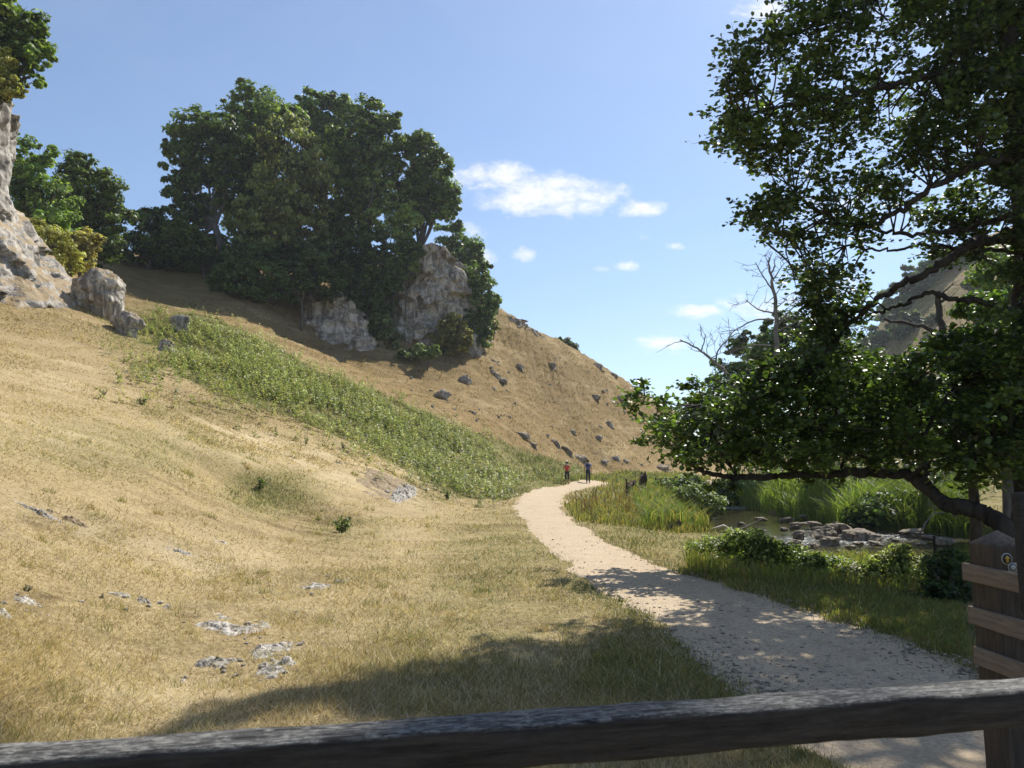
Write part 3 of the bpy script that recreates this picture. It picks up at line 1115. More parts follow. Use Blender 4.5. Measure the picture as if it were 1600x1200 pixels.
boulder('boulder', 143, 486, 80, 66, 'large smooth grey boulder beside the cliff foot', seed=6, depth=1.0, tilt=.3, sub=5, mat=M_crag, cuts=7, rough=.3)
boulder('boulder', 192, 524, 54, 34, 'rough whitish boulder at the head of the nettle patch', seed=8, sub=5, rough=.3)
boulder('boulder', 278, 518, 34, 24, 'small pitted boulder half sunk in nettles', seed=12, rough=.3)
boulder('boulder', 255, 552, 30, 18, 'low heap of grey stones below the pitted boulder', cat='rock', seed=15, rough=.35)
SL = [(690, 622, 28, 18, 'dark pitted boulder lowest left on the orange slope', 21, 0.2), (726, 598, 20, 20, 'upright pale boulder below the olive bush', 22, 0), (770, 583, 12, 9, 'small slab above a stepped pair of slabs', 23, .4),
      (775, 590, 17, 9, 'tilted grey slab in a stepped line on the slope', 24, .5), (787, 602, 14, 10, 'lowest stone of the stepped line', 25, .4), (813, 577, 18, 9, 'flat pale stone right of the stepped slabs', 26, .3),
      (863, 575, 17, 10, 'small grey boulder high on the slope near the ledge', 27, .1), (815, 681, 26, 9, 'broad flat pale rock above the nettles', 28, .15), (832, 696, 18, 8, 'narrow slab just below the broad flat rock', 29, .25),
      (869, 695, 18, 9, 'slanted slab above the red hiker', 30, .5), (886, 710, 24, 9, 'long slanted slab behind the red hiker', 31, .45), (909, 722, 26, 14, 'white rock right behind the blue hiker', 32, .2),
      (945, 724, 15, 11, 'dark round boulder right of the blue hiker', 33, 0), (963, 719, 15, 11, 'left one of two neighbouring pale boulders', 34, 0), (977, 721, 13, 9, 'right one of two neighbouring pale boulders', 35, 0),
      (1035, 736, 27, 13, 'large pale boulder at the slope foot near the bend', 36, 0), (935, 686, 14, 10, 'small dark boulder midway up the right slope', 37, 0), (952, 665, 14, 9, 'reddish stone on the right slope', 38, 0),
      (930, 620, 22, 6, 'thin dark outcrop edge on the upper right slope', 39, .2), (970, 624, 22, 8, 'low dark outcrop near the leaf tips', 40, .2), (803, 632, 10, 6, 'single white stone in mid slope', 41, 0), (895, 678, 10, 6, 'small brown stone above the slanted slab', 42, .2),
      (735, 645, 16, 7, 'flat weathered stone above the nettle edge', 43, .2), (936, 575, 20, 8, 'flat rock on the skyline', 44, .3), (958, 588, 16, 7, 'lower rock on the skyline', 45, .3)]
for (px, py, w, h, lab, sd, tl) in SL:
    boulder('boulder', px, py, w, h * .62, lab, group='boulders on the far hillside', seed=sd, tilt=tl, rough=.42, sub=5 if w > 16 else 4, sink=.6, cuts=10)
r0 = np.random.default_rng(91)
for k in range(46):
    px = r0.uniform(640, 1010)
    lo = np.interp(px, [640, 700, 780, 850, 950, 1020], [590, 560, 545, 545, 592, 650])
    hi = np.interp(px, [640, 700, 800, 880, 980], [620, 655, 690, 712, 730])
    py = r0.uniform(lo, hi)
    s = r0.uniform(2.5, 6)
    boulder('stone', px, py, s * r0.uniform(1, 1.6), s * .6, 'small loose stone scattered on the orange hillside', 'stone', 'stones scattered on the hillside', seed=100 + k % 7, sub=3, tilt=r0.uniform(-.2, .5))


# rock showing through the turf in the foreground
ROCKS = []


def slab(px, py, w, h, label, seed, hz=.06, n=1, spread=0):
    if 201 <= seed <= 204:
        w, h = w * 1.22, h * 1.2
    p = np.array(G(px, py))
    k = p[1] / 1200.0
    rx = w * k / 2
    # screen height on sloping turf -> ground depth
    q = np.array(G(px, py - h / 2))
    q2 = np.array(G(px, py + h / 2))
    ry = max(.06, abs(q[1] - q2[1]) / 2)
    nr, na = 46, 110
    rad = np.linspace(0, 1, nr)
    ang = np.linspace(0, 2 * np.pi, na, endpoint=False)
    RR, AA = np.meshgrid(rad, ang, indexing='ij')
    wob = 1 + .35 * fbm(np.stack([np.cos(AA).ravel() * 1.6 + seed, np.sin(AA).ravel() * 1.6, np.zeros(AA.size)], 1), seed, 3).reshape(AA.shape)
    X = p[0] + (RR * np.cos(AA) * rx * 1.25 * wob).ravel()
    Y = p[1] + (RR * np.sin(AA) * ry * 1.25 * wob).ravel()
    f = 2.2 / max(.25, min(rx, ry) * 1.6)
    q3 = np.stack([X * f, Y * f, np.full(len(X), seed * 1.7)], 1)
    big_ = fbm(q3, seed, 4, .55)
    blk = cells(np.stack([X * f * .8, Y * f * 1.5, X * 0 + seed], 1), (1, 1, 1), seed)
    pit = np.maximum(0, fbm(q3 * 4.5, seed + 9, 3) - .15)
    edge = 1 - RR.ravel() ** 2.2
    Z = Hs(X, Y) - .012 + hz * (1.3 * edge - .55 + 1.5 * big_ * edge + .8 * blk * edge - 1.6 * pit) * 1.15 - .03 * (RR.ravel() > .97)
    i, j = np.meshgrid(np.arange(nr - 1), np.arange(na), indexing='ij')
    F = np.stack([i * na + j, (i + 1) * na + j, (i + 1) * na + (j + 1) % na, i * na + (j + 1) % na], -1).reshape(-1, 4)
    ROCKS.append((p[0], p[1], rx, ry))
    o = mk('rock_outcrop', np.stack([X, Y, Z], 1) - p, F, M_scree if 'brown' in label or 'dark ledge' in label else M_slab, None, True)
    o.location = p
    return tag(o, label, 'rock')


for (px, py, w, h, lab, sd, hz) in [
    (365, 978, 95, 34, 'largest pale limestone slab showing through the near turf', 201, .05), (425, 1012, 60, 22, 'ragged stone tail right of the largest turf slab', 202, .045),
    (345, 1036, 60, 16, 'broken white stone below the largest turf slab', 203, .04), (430, 1046, 60, 26, 'lowest broken stones in the near turf', 204, .045),
    (185, 930, 36, 9, 'thin white stone flush with the turf left of the slab', 205, .03), (222, 942, 34, 8, 'second thin white stone beside the first', 206, .03), (262, 950, 16, 8, 'small stone right of the thin white pair', 207, .03),
    (40, 940, 40, 14, 'pale stone by the dark scar at left', 208, .04), (5, 962, 26, 12, 'white stone cut by the left frame edge', 209, .05),
    (495, 918, 70, 14, 'stony scar on the low bank in mid turf', 210, .03), (540, 910, 24, 7, 'thin pale stone right of the stony scar', 211, .03),
    (632, 768, 30, 34, 'grey rubble at the end of the scree bank', 212, .16), (600, 750, 70, 40, 'brown scree bank above the flat turf', 213, .10),
    (110, 812, 90, 10, 'dark ledge edge in the upper left turf', 214, .04), (60, 800, 90, 8, 'long ledge edge cut by the left frame', 215, .04), (345, 848, 24, 5, 'white sliver of rock on the bank brow', 216, .02),
    (280, 862, 50, 6, 'thin broken ledge on the bank brow', 217, .025), (285, 1064, 22, 7, 'dark little stone below the broken stones', 218, .03)]:
    slab(px, py, w, h, lab, sd, hz)

r1 = np.random.default_rng(92)
for k in range(60):
    cx, cy_ = [(380, 985), (430, 1020), (420, 1050), (345, 1040), (225, 940), (60, 945), (620, 768), (500, 920)][k % 8]
    px, py = cx + r1.normal(0, 38), cy_ + r1.normal(0, 11)
    s_ = r1.uniform(2.5, 8)
    boulder('stone', px, py, s_ * r1.uniform(1, 1.7), s_ * .6, 'small chip of limestone lying in the near turf', 'stone', 'limestone chips in the near turf', seed=130 + k % 9, sub=3, tilt=r1.uniform(-.3, .3), sink=.5, mat=M_slab)
# stones in the river
ST = [(1300, 812, 34, 14), (1330, 806, 28, 10), (1270, 822, 24, 12), (1250, 838, 26, 14), (1290, 832, 34, 14), (1320, 830, 40, 17), (1345, 838, 46, 18), (1300, 846, 28, 12), (1247, 853, 26, 14), (1245, 822, 22, 9), (1190, 832, 16, 9),
      (1205, 845, 18, 10), (1225, 858, 18, 9), (1275, 855, 18, 8), (1330, 856, 16, 7), (1345, 852, 18, 8), (1370, 850, 20, 7), (1430, 834, 34, 12), (1455, 842, 24, 9), (1415, 826, 20, 7), (1480, 846, 30, 8), (1260, 808, 20, 8), (1230, 812, 18, 7), (1365, 838, 22, 8),
      (1285, 866, 14, 6), (1310, 862, 12, 6), (1190, 812, 16, 7), (1160, 820, 14, 8), (1140, 832, 14, 8), (1225, 828, 14, 6), (1310, 820, 16, 7), (1280, 840, 14, 6), (1400, 845, 14, 5), (1440, 850, 16, 5), (1350, 866, 16, 6)]
big = {5: 'broad sunlit stone in midstream', 6: 'broadest brown stone, rightmost in the midstream heap', 8: 'smooth rounded stone nearest the brambles', 17: 'mossy brown stone mound on the far side of the rapid', 0: 'furthest brown stone heap in the river'}
for k, (px, py, w, h) in enumerate(ST):
    w, h = w * 1.15, h * .62
    d = 2.28 / ((py + 2 - 724) / 1200.0)
    boulder('river_stone', px, py, w, h, big.get(k, 'small wet brown stone lying in the shallow river'), 'stone', 'stones in the river', seed=300 + k, mat=M_wet, sub=4, d=d, rough=.42, sink=.45, depth=1.0, cuts=14, tilt=((k * 37) % 11 - 5) * .03)

# ------------------------------------------------------------------ leaves
def leaf_geo(C, T, Nrm, L, Wd, kind, cols):
    """C centres, T leaf axis, Nrm normals; kind 'quad' or 'leaf'"""
    T = T / (np.linalg.norm(T, axis=1, keepdims=True) + 1e-9)
    B = np.cross(Nrm, T)
    B /= (np.linalg.norm(B, axis=1, keepdims=True) + 1e-9)
    Nn = np.cross(T, B)
    L = L[:, None]
    Wd = Wd[:, None]
    if kind == 'quad':
        pts = [C - T * L * .5, C + B * Wd * .5 - T * L * .05, C + T * L * .5, C - B * Wd * .5 - T * L * .05]
        k = 4
        f = np.array([[0, 1, 2, 3]])
    else:
        up = Nn * Wd * .16
        pts = [C - T * L * .5, C - T * L * .22 + B * Wd * .42 + up, C + T * L * .22 + B * Wd * .5 + up, C + T * L * .5,
               C + T * L * .22 - B * Wd * .5 + up, C - T * L * .22 - B * Wd * .42 + up]
        k = 6
        f = np.array([[0, 1, 2, 3], [0, 3, 4, 5]])
    V = np.stack(pts, 1).reshape(-1, 3)
    n_ = len(C)
    F = (np.arange(n_)[:, None, None] * k + f[None]).reshape(-1, f.shape[1])
    cc = np.repeat(cols, k, axis=0)
    return V, F, cc


def clump_cloud(blobs, total, r, clump_r=.30, shell=(.45, 1.0), nper=70):
    """blobs: (centre, radii). Leaves gather in clumps spread through each blob's outer volume."""
    wts = np.array([b[1][0] * b[1][2] + b[1][1] * b[1][2] for b in blobs])
    wts = wts / wts.sum()
    C, N, TN = [], [], []
    for (c, rad), wt in zip(blobs, wts):
        nl = max(30, int(total * wt))
        nc = max(5, nl // nper)
        btone = r.uniform(-.35, .35)
        v = r.normal(0, 1, (nc, 3))
        v /= np.linalg.norm(v, axis=1, keepdims=True)
        f = r.uniform(shell[0] ** 2, shell[1] ** 2, nc) ** .5
        cc = np.array(c) + v * f[:, None] * np.array(rad)
        cr = clump_r * np.mean(rad) * r.uniform(.6, 1.35, nc)
        idx = r.integers(0, nc, nl)
        o = r.normal(0, 1, (nl, 3))
        o /= np.linalg.norm(o, axis=1, keepdims=True)
        o *= (r.uniform(0, 1, nl) ** .45)[:, None]
        p = cc[idx] + o * cr[idx][:, None] * np.array([1.15, 1.15, .72])
        nn = o * .9 + np.array([0, 0, .65]) + r.normal(0, .55, (nl, 3)) + v[idx] * .35
        C.append(p)
        N.append(nn)
        TN.append(np.clip(r.random(nc)[idx] + btone, -.2, 1.3))
    C, N, TN = np.concatenate(C), np.concatenate(N), np.concatenate(TN)
    N /= np.linalg.norm(N, axis=1, keepdims=True)
    return C, N, TN


def leaf_cols(base, var, tone, r, n_, light=None):
    base = np.array(base)
    k = (1 + var * (tone - .5) * 2)[:, None] * r.uniform(.72, 1.28, (n_, 1))
    c = base[None] * k * 1.6
    if light is not None:
        m = (r.random(n_) < .30)[:, None]
        c = np.where(m, np.array(light)[None] * 1.65 * r.uniform(.7, 1.2, (n_, 1)), c)  # random share coloured paler, to read as sunlit leaves
    return c


def B(px, py, rx, ry, d, dr=None):
    k = d / 1200.0
    p = P(px, py, d)
    return ((p.x, p.y, p.z), (rx * k, (dr if dr else (rx + ry) * .5) * k, ry * k))


def tree(name, label, cat, blobs, d, base=None, n=9000, size=.36, col=(.052, .082, .020), light=(.11, .14, .035), var=.55, seed=1, group=None, trunk_r=.3, crown='crown', trunk='trunk', clump=.30, droop=0.0, zbase=None, shell=(.45, 1.0), bark=None, trunk_bend=.4, mat=None, jd=0.0, fill=True, kind='quad', aspect=.62):
    r = np.random.default_rng(seed)
    bl = []
    if kind == 'quad':
        n = int(n * 2.1)
        size = size * 1.12
    else:
        n = int(n * 1.6)
    for b in blobs:
        px, py, rx, ry = b[:4]
        dd = d + (b[4] if len(b) > 4 else r.uniform(-1, 1) * jd)
        bl.append(B(px, py, rx, ry, dd))
    cen = np.mean([b[0] for b in bl], axis=0)
    main = list(bl)
    for (c, rad) in main:
        for _ in range(3 if kind == 'quad' else 0):
            v = r.normal(0, 1, 3)
            v /= np.linalg.norm(v)
            f = r.uniform(.28, .45)
            bl.append((tuple(np.array(c) + v * np.array(rad) * .95), tuple(np.array(rad) * f)))
    if base is None:
        bx, by = cen[0], cen[1]
    else:
        q = P(base[0], base[1], d)
        bx, by = q.x, q.y
    bz = float(Hs(np.array([bx]), np.array([by]))[0]) if zbase is None else zbase
    root = thing(name, (bx, by, bz - .15), label, cat, group)
    C, N, tone = clump_cloud(bl, n, r, clump, shell)
    n_ = len(C)
    T = np.cross(N, r.normal(0, 1, (n_, 3)))
    T[:, 2] -= droop
    L = size * r.uniform(.65, 1.35, n_)
    V, F, cc = leaf_geo(C, T, N, L, L * aspect, kind, leaf_cols(col, var, tone, r, n_, light))
    mk(crown, V, F, mat or M_leaf_far, root, False, cc * (1.45 if kind == 'quad' else 1.0))
    mb = MB()
    b0 = np.array([bx, by, bz - .3])
    fork = b0 * .45 + cen * .55
    fork[:2] = b0[:2] * .6 + cen[:2] * .4
    mid = (b0 + fork) / 2 + np.array([r.uniform(-1, 1) * trunk_r * trunk_bend * 2, r.uniform(-1, 1) * trunk_r, 0])
    ln = smooth_line([b0, mid, fork], 5)
    mb.tube(ln, np.linspace(trunk_r * 1.15, trunk_r * .7, len(ln)), 9)
    for (c, rad) in main:
        c = np.array(c)
        e = c + np.array([0, 0, rad[2] * .35])
        m_ = fork * .5 + e * .5 + np.array([0, 0, -.12 * np.linalg.norm(e - fork)]) + r.normal(0, .04, 3) * np.linalg.norm(e - fork)
        ln = smooth_line([fork - (fork - b0) * .08, m_, e], 5, trunk_r * .06, seed)
        mb.tube(ln, np.linspace(trunk_r * .55, trunk_r * .08, len(ln)), 6)
        for _ in range(5):
            v = r.normal(0, 1, 3)
            v /= np.linalg.norm(v)
            s0 = ln[len(ln) // 2 + r.integers(0, len(ln) // 2)]
            e2 = c + v * np.array(rad) * .8
            mb.tube([s0, (s0 + e2) / 2 + r.normal(0, .08, 3), e2], [trunk_r * .16, trunk_r * .10, trunk_r * .03], 4, False)
    mb.build(trunk, bark or M_bark_far, root, True)
    return root


DARK = (.036, .053, .012)
DARKL = (.070, .098, .024)
MIDG = (.052, .080, .020)
MIDL = (.115, .150, .040)
OLIVE = (.105, .110, .032)
OLIVEL = (.22, .21, .075)
GT = 'trees around the crag'
tree('broadleaf_tree', 'leafy tree overhanging the cliff top in the upper left corner', 'tree', [(-25, 25, 60, 60), (25, 35, 42, 45), (52, 95, 20, 38), (20, 95, 40, 30), (40, 65, 36, 36), (-40, 80, 50, 50), (60, 122, 14, 22), (10, 115, 34, 30), (48, 60, 26, 36), (-10, 135, 34, 26)], 38, base=(-75, 150), n=9000, size=.24, zbase=19.6, col=MIDG, light=MIDL, seed=31, trunk_r=.28)
tree('cliff_shrub', 'yellowish shrub on the cliff lip below the corner tree', 'shrub', [(12, 130, 26, 24), (0, 100, 22, 34), (22, 142, 14, 16), (-10, 140, 30, 20)], 36.6, base=(-60, 150), n=2600, size=.17, zbase=18.6, col=OLIVE, light=OLIVEL, seed=32, trunk_r=.08, crown='foliage', trunk='stem')
tree('ash_tree', 'loose pale green tree growing close behind the cliff', 'tree', [(50, 285, 32, 36), (45, 340, 34, 40), (85, 310, 34, 40), (38, 245, 24, 34), (70, 245, 18, 22), (30, 300, 30, 40), (90, 360, 34, 40), (60, 265, 30, 22)], 52, n=6500, size=.24, col=(.065, .100, .028), light=(.13, .18, .055), seed=33, trunk_r=.22, shell=(.2, 1.0))
tree('sycamore_tree', 'dense dark round tree left of the open gap of sky', 'tree', [(130, 295, 46, 46), (156, 320, 46, 52), (120, 262, 32, 24), (122, 268, 28, 20), (178, 330, 22, 38), (140, 380, 50, 32), (110, 340, 36, 40), (170, 375, 30, 30)], 60, n=10000, size=.27, col=DARK, light=DARKL, seed=34, trunk_r=.3)
tree('hawthorn_bush', 'yellow-green bush in front of the dark round tree', 'bush', [(72, 370, 30, 30), (60, 400, 32, 28), (100, 405, 30, 26), (85, 425, 26, 18)], 46, n=4600, size=.18, col=OLIVE, light=OLIVEL, seed=35, trunk_r=.1, crown='foliage', trunk='stem')
tree('hawthorn_bush', 'pale bush standing directly above the large smooth boulder', 'bush', [(125, 380, 26, 24), (140, 375, 22, 20), (120, 408, 28, 20)], 48, n=3200, size=.18, col=(.13, .12, .045), light=(.26, .23, .10), seed=36, trunk_r=.1, crown='foliage', trunk='stem')
tree('sycamore_tree', 'low tree filling the gap left of the tall clump', 'tree', [(235, 345, 28, 26), (255, 372, 44, 34), (212, 385, 28, 28), (285, 385, 40, 34), (225, 400, 30, 18), (180, 395, 20, 22)], 68, n=8000, size=.32, col=DARK, light=(.085, .12, .03), seed=37, trunk_r=.3)
tree('sycamore_tree', 'tall dark tree forming the left side of the clump with sky through it', 'tree', [(305, 200, 44, 34), (282, 245, 32, 30), (318, 255, 44, 36), (278, 300, 28, 28), (345, 215, 40, 40), (300, 335, 40, 30), (335, 300, 24, 24), (270, 345, 30, 26), (315, 375, 40, 18), (295, 280, 36, 24), (350, 270, 26, 26), (280, 385, 40, 22)], 72, base=(352, 400), n=13000, size=.36, col=DARK, light=DARKL, seed=38, trunk_r=.42, group=GT, shell=(.35, 1.0))
tree('beech_tree', 'highest rounded tree at the top of the clump', 'tree', [(402, 158, 42, 28), (375, 195, 46, 40), (430, 185, 46, 40), (395, 235, 50, 44), (365, 250, 36, 40), (410, 285, 40, 40), (380, 330, 40, 40), (400, 375, 44, 30)], 77, base=(400, 400), n=12500, size=.38, col=MIDG, light=(.10, .125, .034), seed=39, trunk_r=.45, group=GT)
tree('willow_tree', 'broad drooping tree in the middle front of the clump', 'tree', [(450, 225, 46, 40), (480, 260, 42, 46), (440, 280, 52, 50), (490, 310, 32, 46), (430, 330, 46, 42), (470, 345, 40, 38), (400, 340, 36, 46), (505, 270, 20, 30), (430, 375, 46, 34), (480, 375, 40, 34), (385, 375, 34, 34)], 72, base=(440, 410), n=15000, size=.36, col=(.068, .080, .026), light=(.135, .145, .048), seed=40, trunk_r=.42, group=GT, droop=1.2)
tree('beech_tree', 'pale topped tree behind, between the highest tree and the broad dark one', 'tree', [(500, 162, 34, 26), (530, 178, 32, 30), (482, 190, 36, 34), (512, 215, 40, 40)], 82, base=(510, 400), n=8000, size=.38, col=MIDG, light=MIDL, seed=41, trunk_r=.4, group=GT)
tree('sycamore_tree', 'broad dark tree on the right shoulder of the clump', 'tree', [(580, 178, 36, 26), (560, 210, 44, 38), (602, 215, 32, 40), (550, 255, 44, 40), (590, 265, 40, 40), (545, 300, 38, 36), (615, 190, 14, 16), (530, 340, 36, 34), (520, 375, 36, 34)], 76, base=(575, 400), n=13000, size=.37, col=DARK, light=DARKL, seed=42, trunk_r=.42, group=GT)
tree('sycamore_tree', 'rounded dark tree leaning out above the rock pinnacle', 'tree', [(662, 222, 30, 20), (688, 258, 30, 26), (655, 262, 32, 30), (672, 295, 40, 34), (698, 305, 20, 32), (645, 310, 32, 34), (680, 330, 30, 20), (640, 230, 14, 24)], 77.5, base=(650, 380), n=12000, size=.34, col=DARK, light=(.080, .115, .026), seed=43, trunk_r=.36, group=GT, shell=(.4, 1.0))
tree('ash_tree', 'low dark tree behind the pinnacle against the sky', 'tree', [(705, 365, 28, 22), (728, 392, 28, 30), (708, 415, 34, 28), (745, 412, 16, 20)], 95, n=6500, size=.38, col=(.040, .066, .018), light=(.085, .12, .03), seed=44, trunk_r=.3)
tree('ash_tree', 'upright bushy tree at the right side of the crag', 'tree', [(745, 432, 26, 26), (752, 470, 26, 36), (738, 505, 22, 26), (768, 475, 10, 26), (725, 470, 14, 30), (745, 530, 24, 20), (758, 510, 14, 20)], 79, n=9000, size=.30, col=(.040, .064, .018), light=(.100, .135, .036), seed=45, trunk_r=.24)
tree('ivy_bush', 'ivy mass hugging the left side of the rock pinnacle', 'shrub', [(640, 372, 20, 26), (628, 400, 20, 26), (650, 395, 12, 20), (620, 430, 16, 24)], 75.2, n=4200, size=.26, col=(.040, .064, .018), light=(.085, .12, .034), seed=146, trunk_r=.08, crown='foliage', trunk='stem', zbase=16)
tree('gorse_bush', 'olive rounded bush at the foot of the crag', 'bush', [(706, 512, 24, 26), (690, 530, 20, 18), (718, 528, 18, 20), (706, 545, 24, 14)], 74.5, n=4500, size=.24, col=(.080, .080, .024), light=(.15, .14, .045), seed=46, trunk_r=.1, crown='foliage', trunk='stem')
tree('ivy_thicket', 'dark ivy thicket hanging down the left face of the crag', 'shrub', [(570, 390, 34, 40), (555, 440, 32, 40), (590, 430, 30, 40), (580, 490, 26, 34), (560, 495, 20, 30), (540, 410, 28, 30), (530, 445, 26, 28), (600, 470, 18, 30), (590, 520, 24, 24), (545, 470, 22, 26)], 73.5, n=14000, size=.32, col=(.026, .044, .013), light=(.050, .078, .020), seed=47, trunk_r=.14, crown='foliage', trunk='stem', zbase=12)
tree('ash_sapling', 'brighter green sapling on the middle of the crag face', 'tree', [(585, 275, 26, 22), (612, 300, 22, 30), (600, 340, 28, 30), (612, 365, 14, 26), (635, 350, 22, 40), (630, 385, 20, 30), (612, 415, 20, 26), (640, 415, 16, 20)], 75.5, n=7500, size=.29, col=(.075, .105, .032), light=(.16, .19, .062), seed=48, trunk_r=.14)
tree('hazel_bush', 'bare stemmed bush with yellowing top on the crag face', 'bush', [(550, 292, 22, 14), (575, 310, 24, 18), (535, 315, 24, 14), (560, 350, 22, 24), (530, 365, 22, 22)], 76, n=4800, size=.28, col=(.062, .080, .026), light=(.15, .15, .05), seed=49, trunk_r=.12, shell=(.3, 1), crown='foliage', trunk='stem')
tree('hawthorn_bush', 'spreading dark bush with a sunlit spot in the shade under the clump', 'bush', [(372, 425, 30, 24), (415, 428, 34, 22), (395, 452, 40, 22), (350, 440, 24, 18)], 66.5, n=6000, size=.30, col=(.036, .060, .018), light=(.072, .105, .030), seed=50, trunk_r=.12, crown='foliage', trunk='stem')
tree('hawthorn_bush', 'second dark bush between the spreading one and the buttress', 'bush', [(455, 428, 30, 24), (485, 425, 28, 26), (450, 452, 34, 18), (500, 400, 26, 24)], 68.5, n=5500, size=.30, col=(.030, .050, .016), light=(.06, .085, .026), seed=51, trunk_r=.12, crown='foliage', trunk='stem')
tree('hawthorn_bush', 'grey-green bush left among the low bushes below the crag', 'bush', [(606, 525, 20, 22), (618, 545, 16, 13), (600, 505, 14, 16)], 73, n=2800, size=.23, col=(.058, .078, .030), light=(.12, .14, .06), seed=52, trunk_r=.09, crown='foliage', trunk='stem')
tree('hawthorn_bush', 'small bush in the middle below the crag', 'bush', [(640, 556, 18, 14), (655, 546, 14, 12), (628, 560, 14, 10)], 71, n=1500, size=.22, col=(.055, .075, .03), light=(.12, .14, .06), seed=53, trunk_r=.08, crown='foliage', trunk='stem')
tree('hawthorn_tree', 'tiny thorn tree casting a shadow at the lowest point below the crag', 'tree', [(668, 553, 15, 10), (676, 548, 10, 9)], 70, base=(668, 572), n=1600, size=.22, col=(.055, .08, .028), light=(.11, .14, .05), seed=54, trunk_r=.08)
tree('hawthorn_tree', 'lone rounded tree peeping over the hill skyline', 'tree', [(882, 538, 13, 11), (893, 545, 13, 10), (875, 532, 8, 6)], 112, n=2600, size=.30, col=(.046, .070, .026), light=(.09, .12, .045), seed=55, trunk_r=.2, zbase=17)
tree('hawthorn_bush', 'small pale bush at the top of the orange slope beside the ledge', 'bush', [(768, 505, 9, 14), (775, 512, 8, 9)], 84, n=900, size=.22, col=(.085, .095, .035), light=(.16, .16, .07), seed=56, trunk_r=.06, crown='foliage', trunk='stem')

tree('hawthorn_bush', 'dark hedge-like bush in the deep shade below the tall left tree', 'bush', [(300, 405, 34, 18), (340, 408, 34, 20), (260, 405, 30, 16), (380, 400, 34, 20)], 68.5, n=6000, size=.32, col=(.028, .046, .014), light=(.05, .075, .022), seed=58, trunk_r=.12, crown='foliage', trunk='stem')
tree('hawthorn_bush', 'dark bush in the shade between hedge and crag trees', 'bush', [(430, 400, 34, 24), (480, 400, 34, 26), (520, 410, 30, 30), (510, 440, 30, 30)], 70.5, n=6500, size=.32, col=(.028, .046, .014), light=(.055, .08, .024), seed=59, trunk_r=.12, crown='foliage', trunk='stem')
# trees along the river and on the right hill
GR_ = 'trees beyond the river'
tree('alder_tree', 'dark mid-distance tree left of the near branches over the river', 'tree', [(1215, 512, 40, 24), (1180, 545, 40, 30), (1250, 540, 46, 36), (1150, 590, 44, 34), (1215, 590, 60, 40), (1290, 560, 46, 46), (1180, 630, 60, 36)], 46, n=12000, size=.25, col=(.032, .052, .016), light=(.070, .095, .026), seed=60, trunk_r=.3, group=GR_, base=(1205, 740))
tree('willow_tree', 'low tree closing the far end of the river view', 'tree', [(1105, 640, 34, 30), (1090, 675, 36, 30), (1130, 690, 40, 32), (1150, 655, 40, 30), (1190, 690, 44, 34), (1240, 690, 40, 34)], 62, n=9000, size=.30, col=(.034, .054, .018), light=(.080, .105, .03), seed=61, trunk_r=.25, group=GR_)
tree('alder_tree', 'leafy tree behind the middle of the low bough', 'tree', [(1330, 640, 60, 44), (1400, 630, 60, 40), (1360, 690, 60, 30), (1290, 680, 44, 34), (1440, 670, 50, 36)], 34, n=9500, size=.20, col=(.042, .068, .018), light=(.10, .14, .034), seed=62, trunk_r=.2, group=GR_)
tree('alder_tree', 'tall leafy tree rising at the right edge beyond the river', 'tree', [(1560, 430, 40, 50), (1590, 520, 46, 60), (1560, 600, 60, 50), (1500, 640, 60, 50), (1610, 420, 40, 60), (1560, 690, 60, 40), (1500, 700, 50, 30), (1620, 640, 50, 60)], 24, n=13000, size=.15, col=(.040, .066, .018), light=(.10, .14, .034), seed=63, trunk_r=.2, group=GR_)
hz = [(1372, 520, 30, 34, 182), (1405, 470, 30, 32, 180), (1440, 435, 28, 28, 178), (1475, 410, 26, 20, 174), (1350, 560, 26, 30, 184), (1330, 595, 26, 30, 186), (1415, 505, 24, 24, 179), (1505, 402, 20, 14, 172), (1525, 440, 16, 14, 150), (1560, 400, 20, 16, 150), (1460, 500, 14, 9, 142), (1545, 495, 16, 10, 122), (1490, 545, 14, 9, 118)]
hl = ['far dark tree low on the hill shoulder', 'far tree in the middle of the hillside wood', 'far tree near the top of the hillside wood', 'far tree on the hill skyline', 'far tree below the hill shoulder', 'lowest far tree of the hillside wood',
      'far tree at the right edge of the hillside wood', 'small far tree right of the skyline tree', 'lone small tree on the bare right hill', 'small tree high on the right hill near the alder', 'low shrub on the bare hill left of the snag', 'low shrub on the bare hill right of the snag', 'lowest small shrub on the bare right hill']
for k, (px, py, rx, ry, d) in enumerate(hz):
    gd_ = float(ground_d([px], [py + ry * .75])[0])
    d = gd_ if 90 < gd_ < 230 else d
    tree('hill_tree', hl[k], 'tree', [(px, py, rx, ry), (px + rx * .5, py + ry * .4, rx * .7, ry * .6), (px - rx * .5, py + ry * .5, rx * .7, ry * .6)], d, n=2200 if k < 10 else 900, size=.8 if k < 10 else .5, col=(.030, .048, .018), light=(.055, .078, .026), seed=70 + k, trunk_r=.3, group='wood on the right hill')


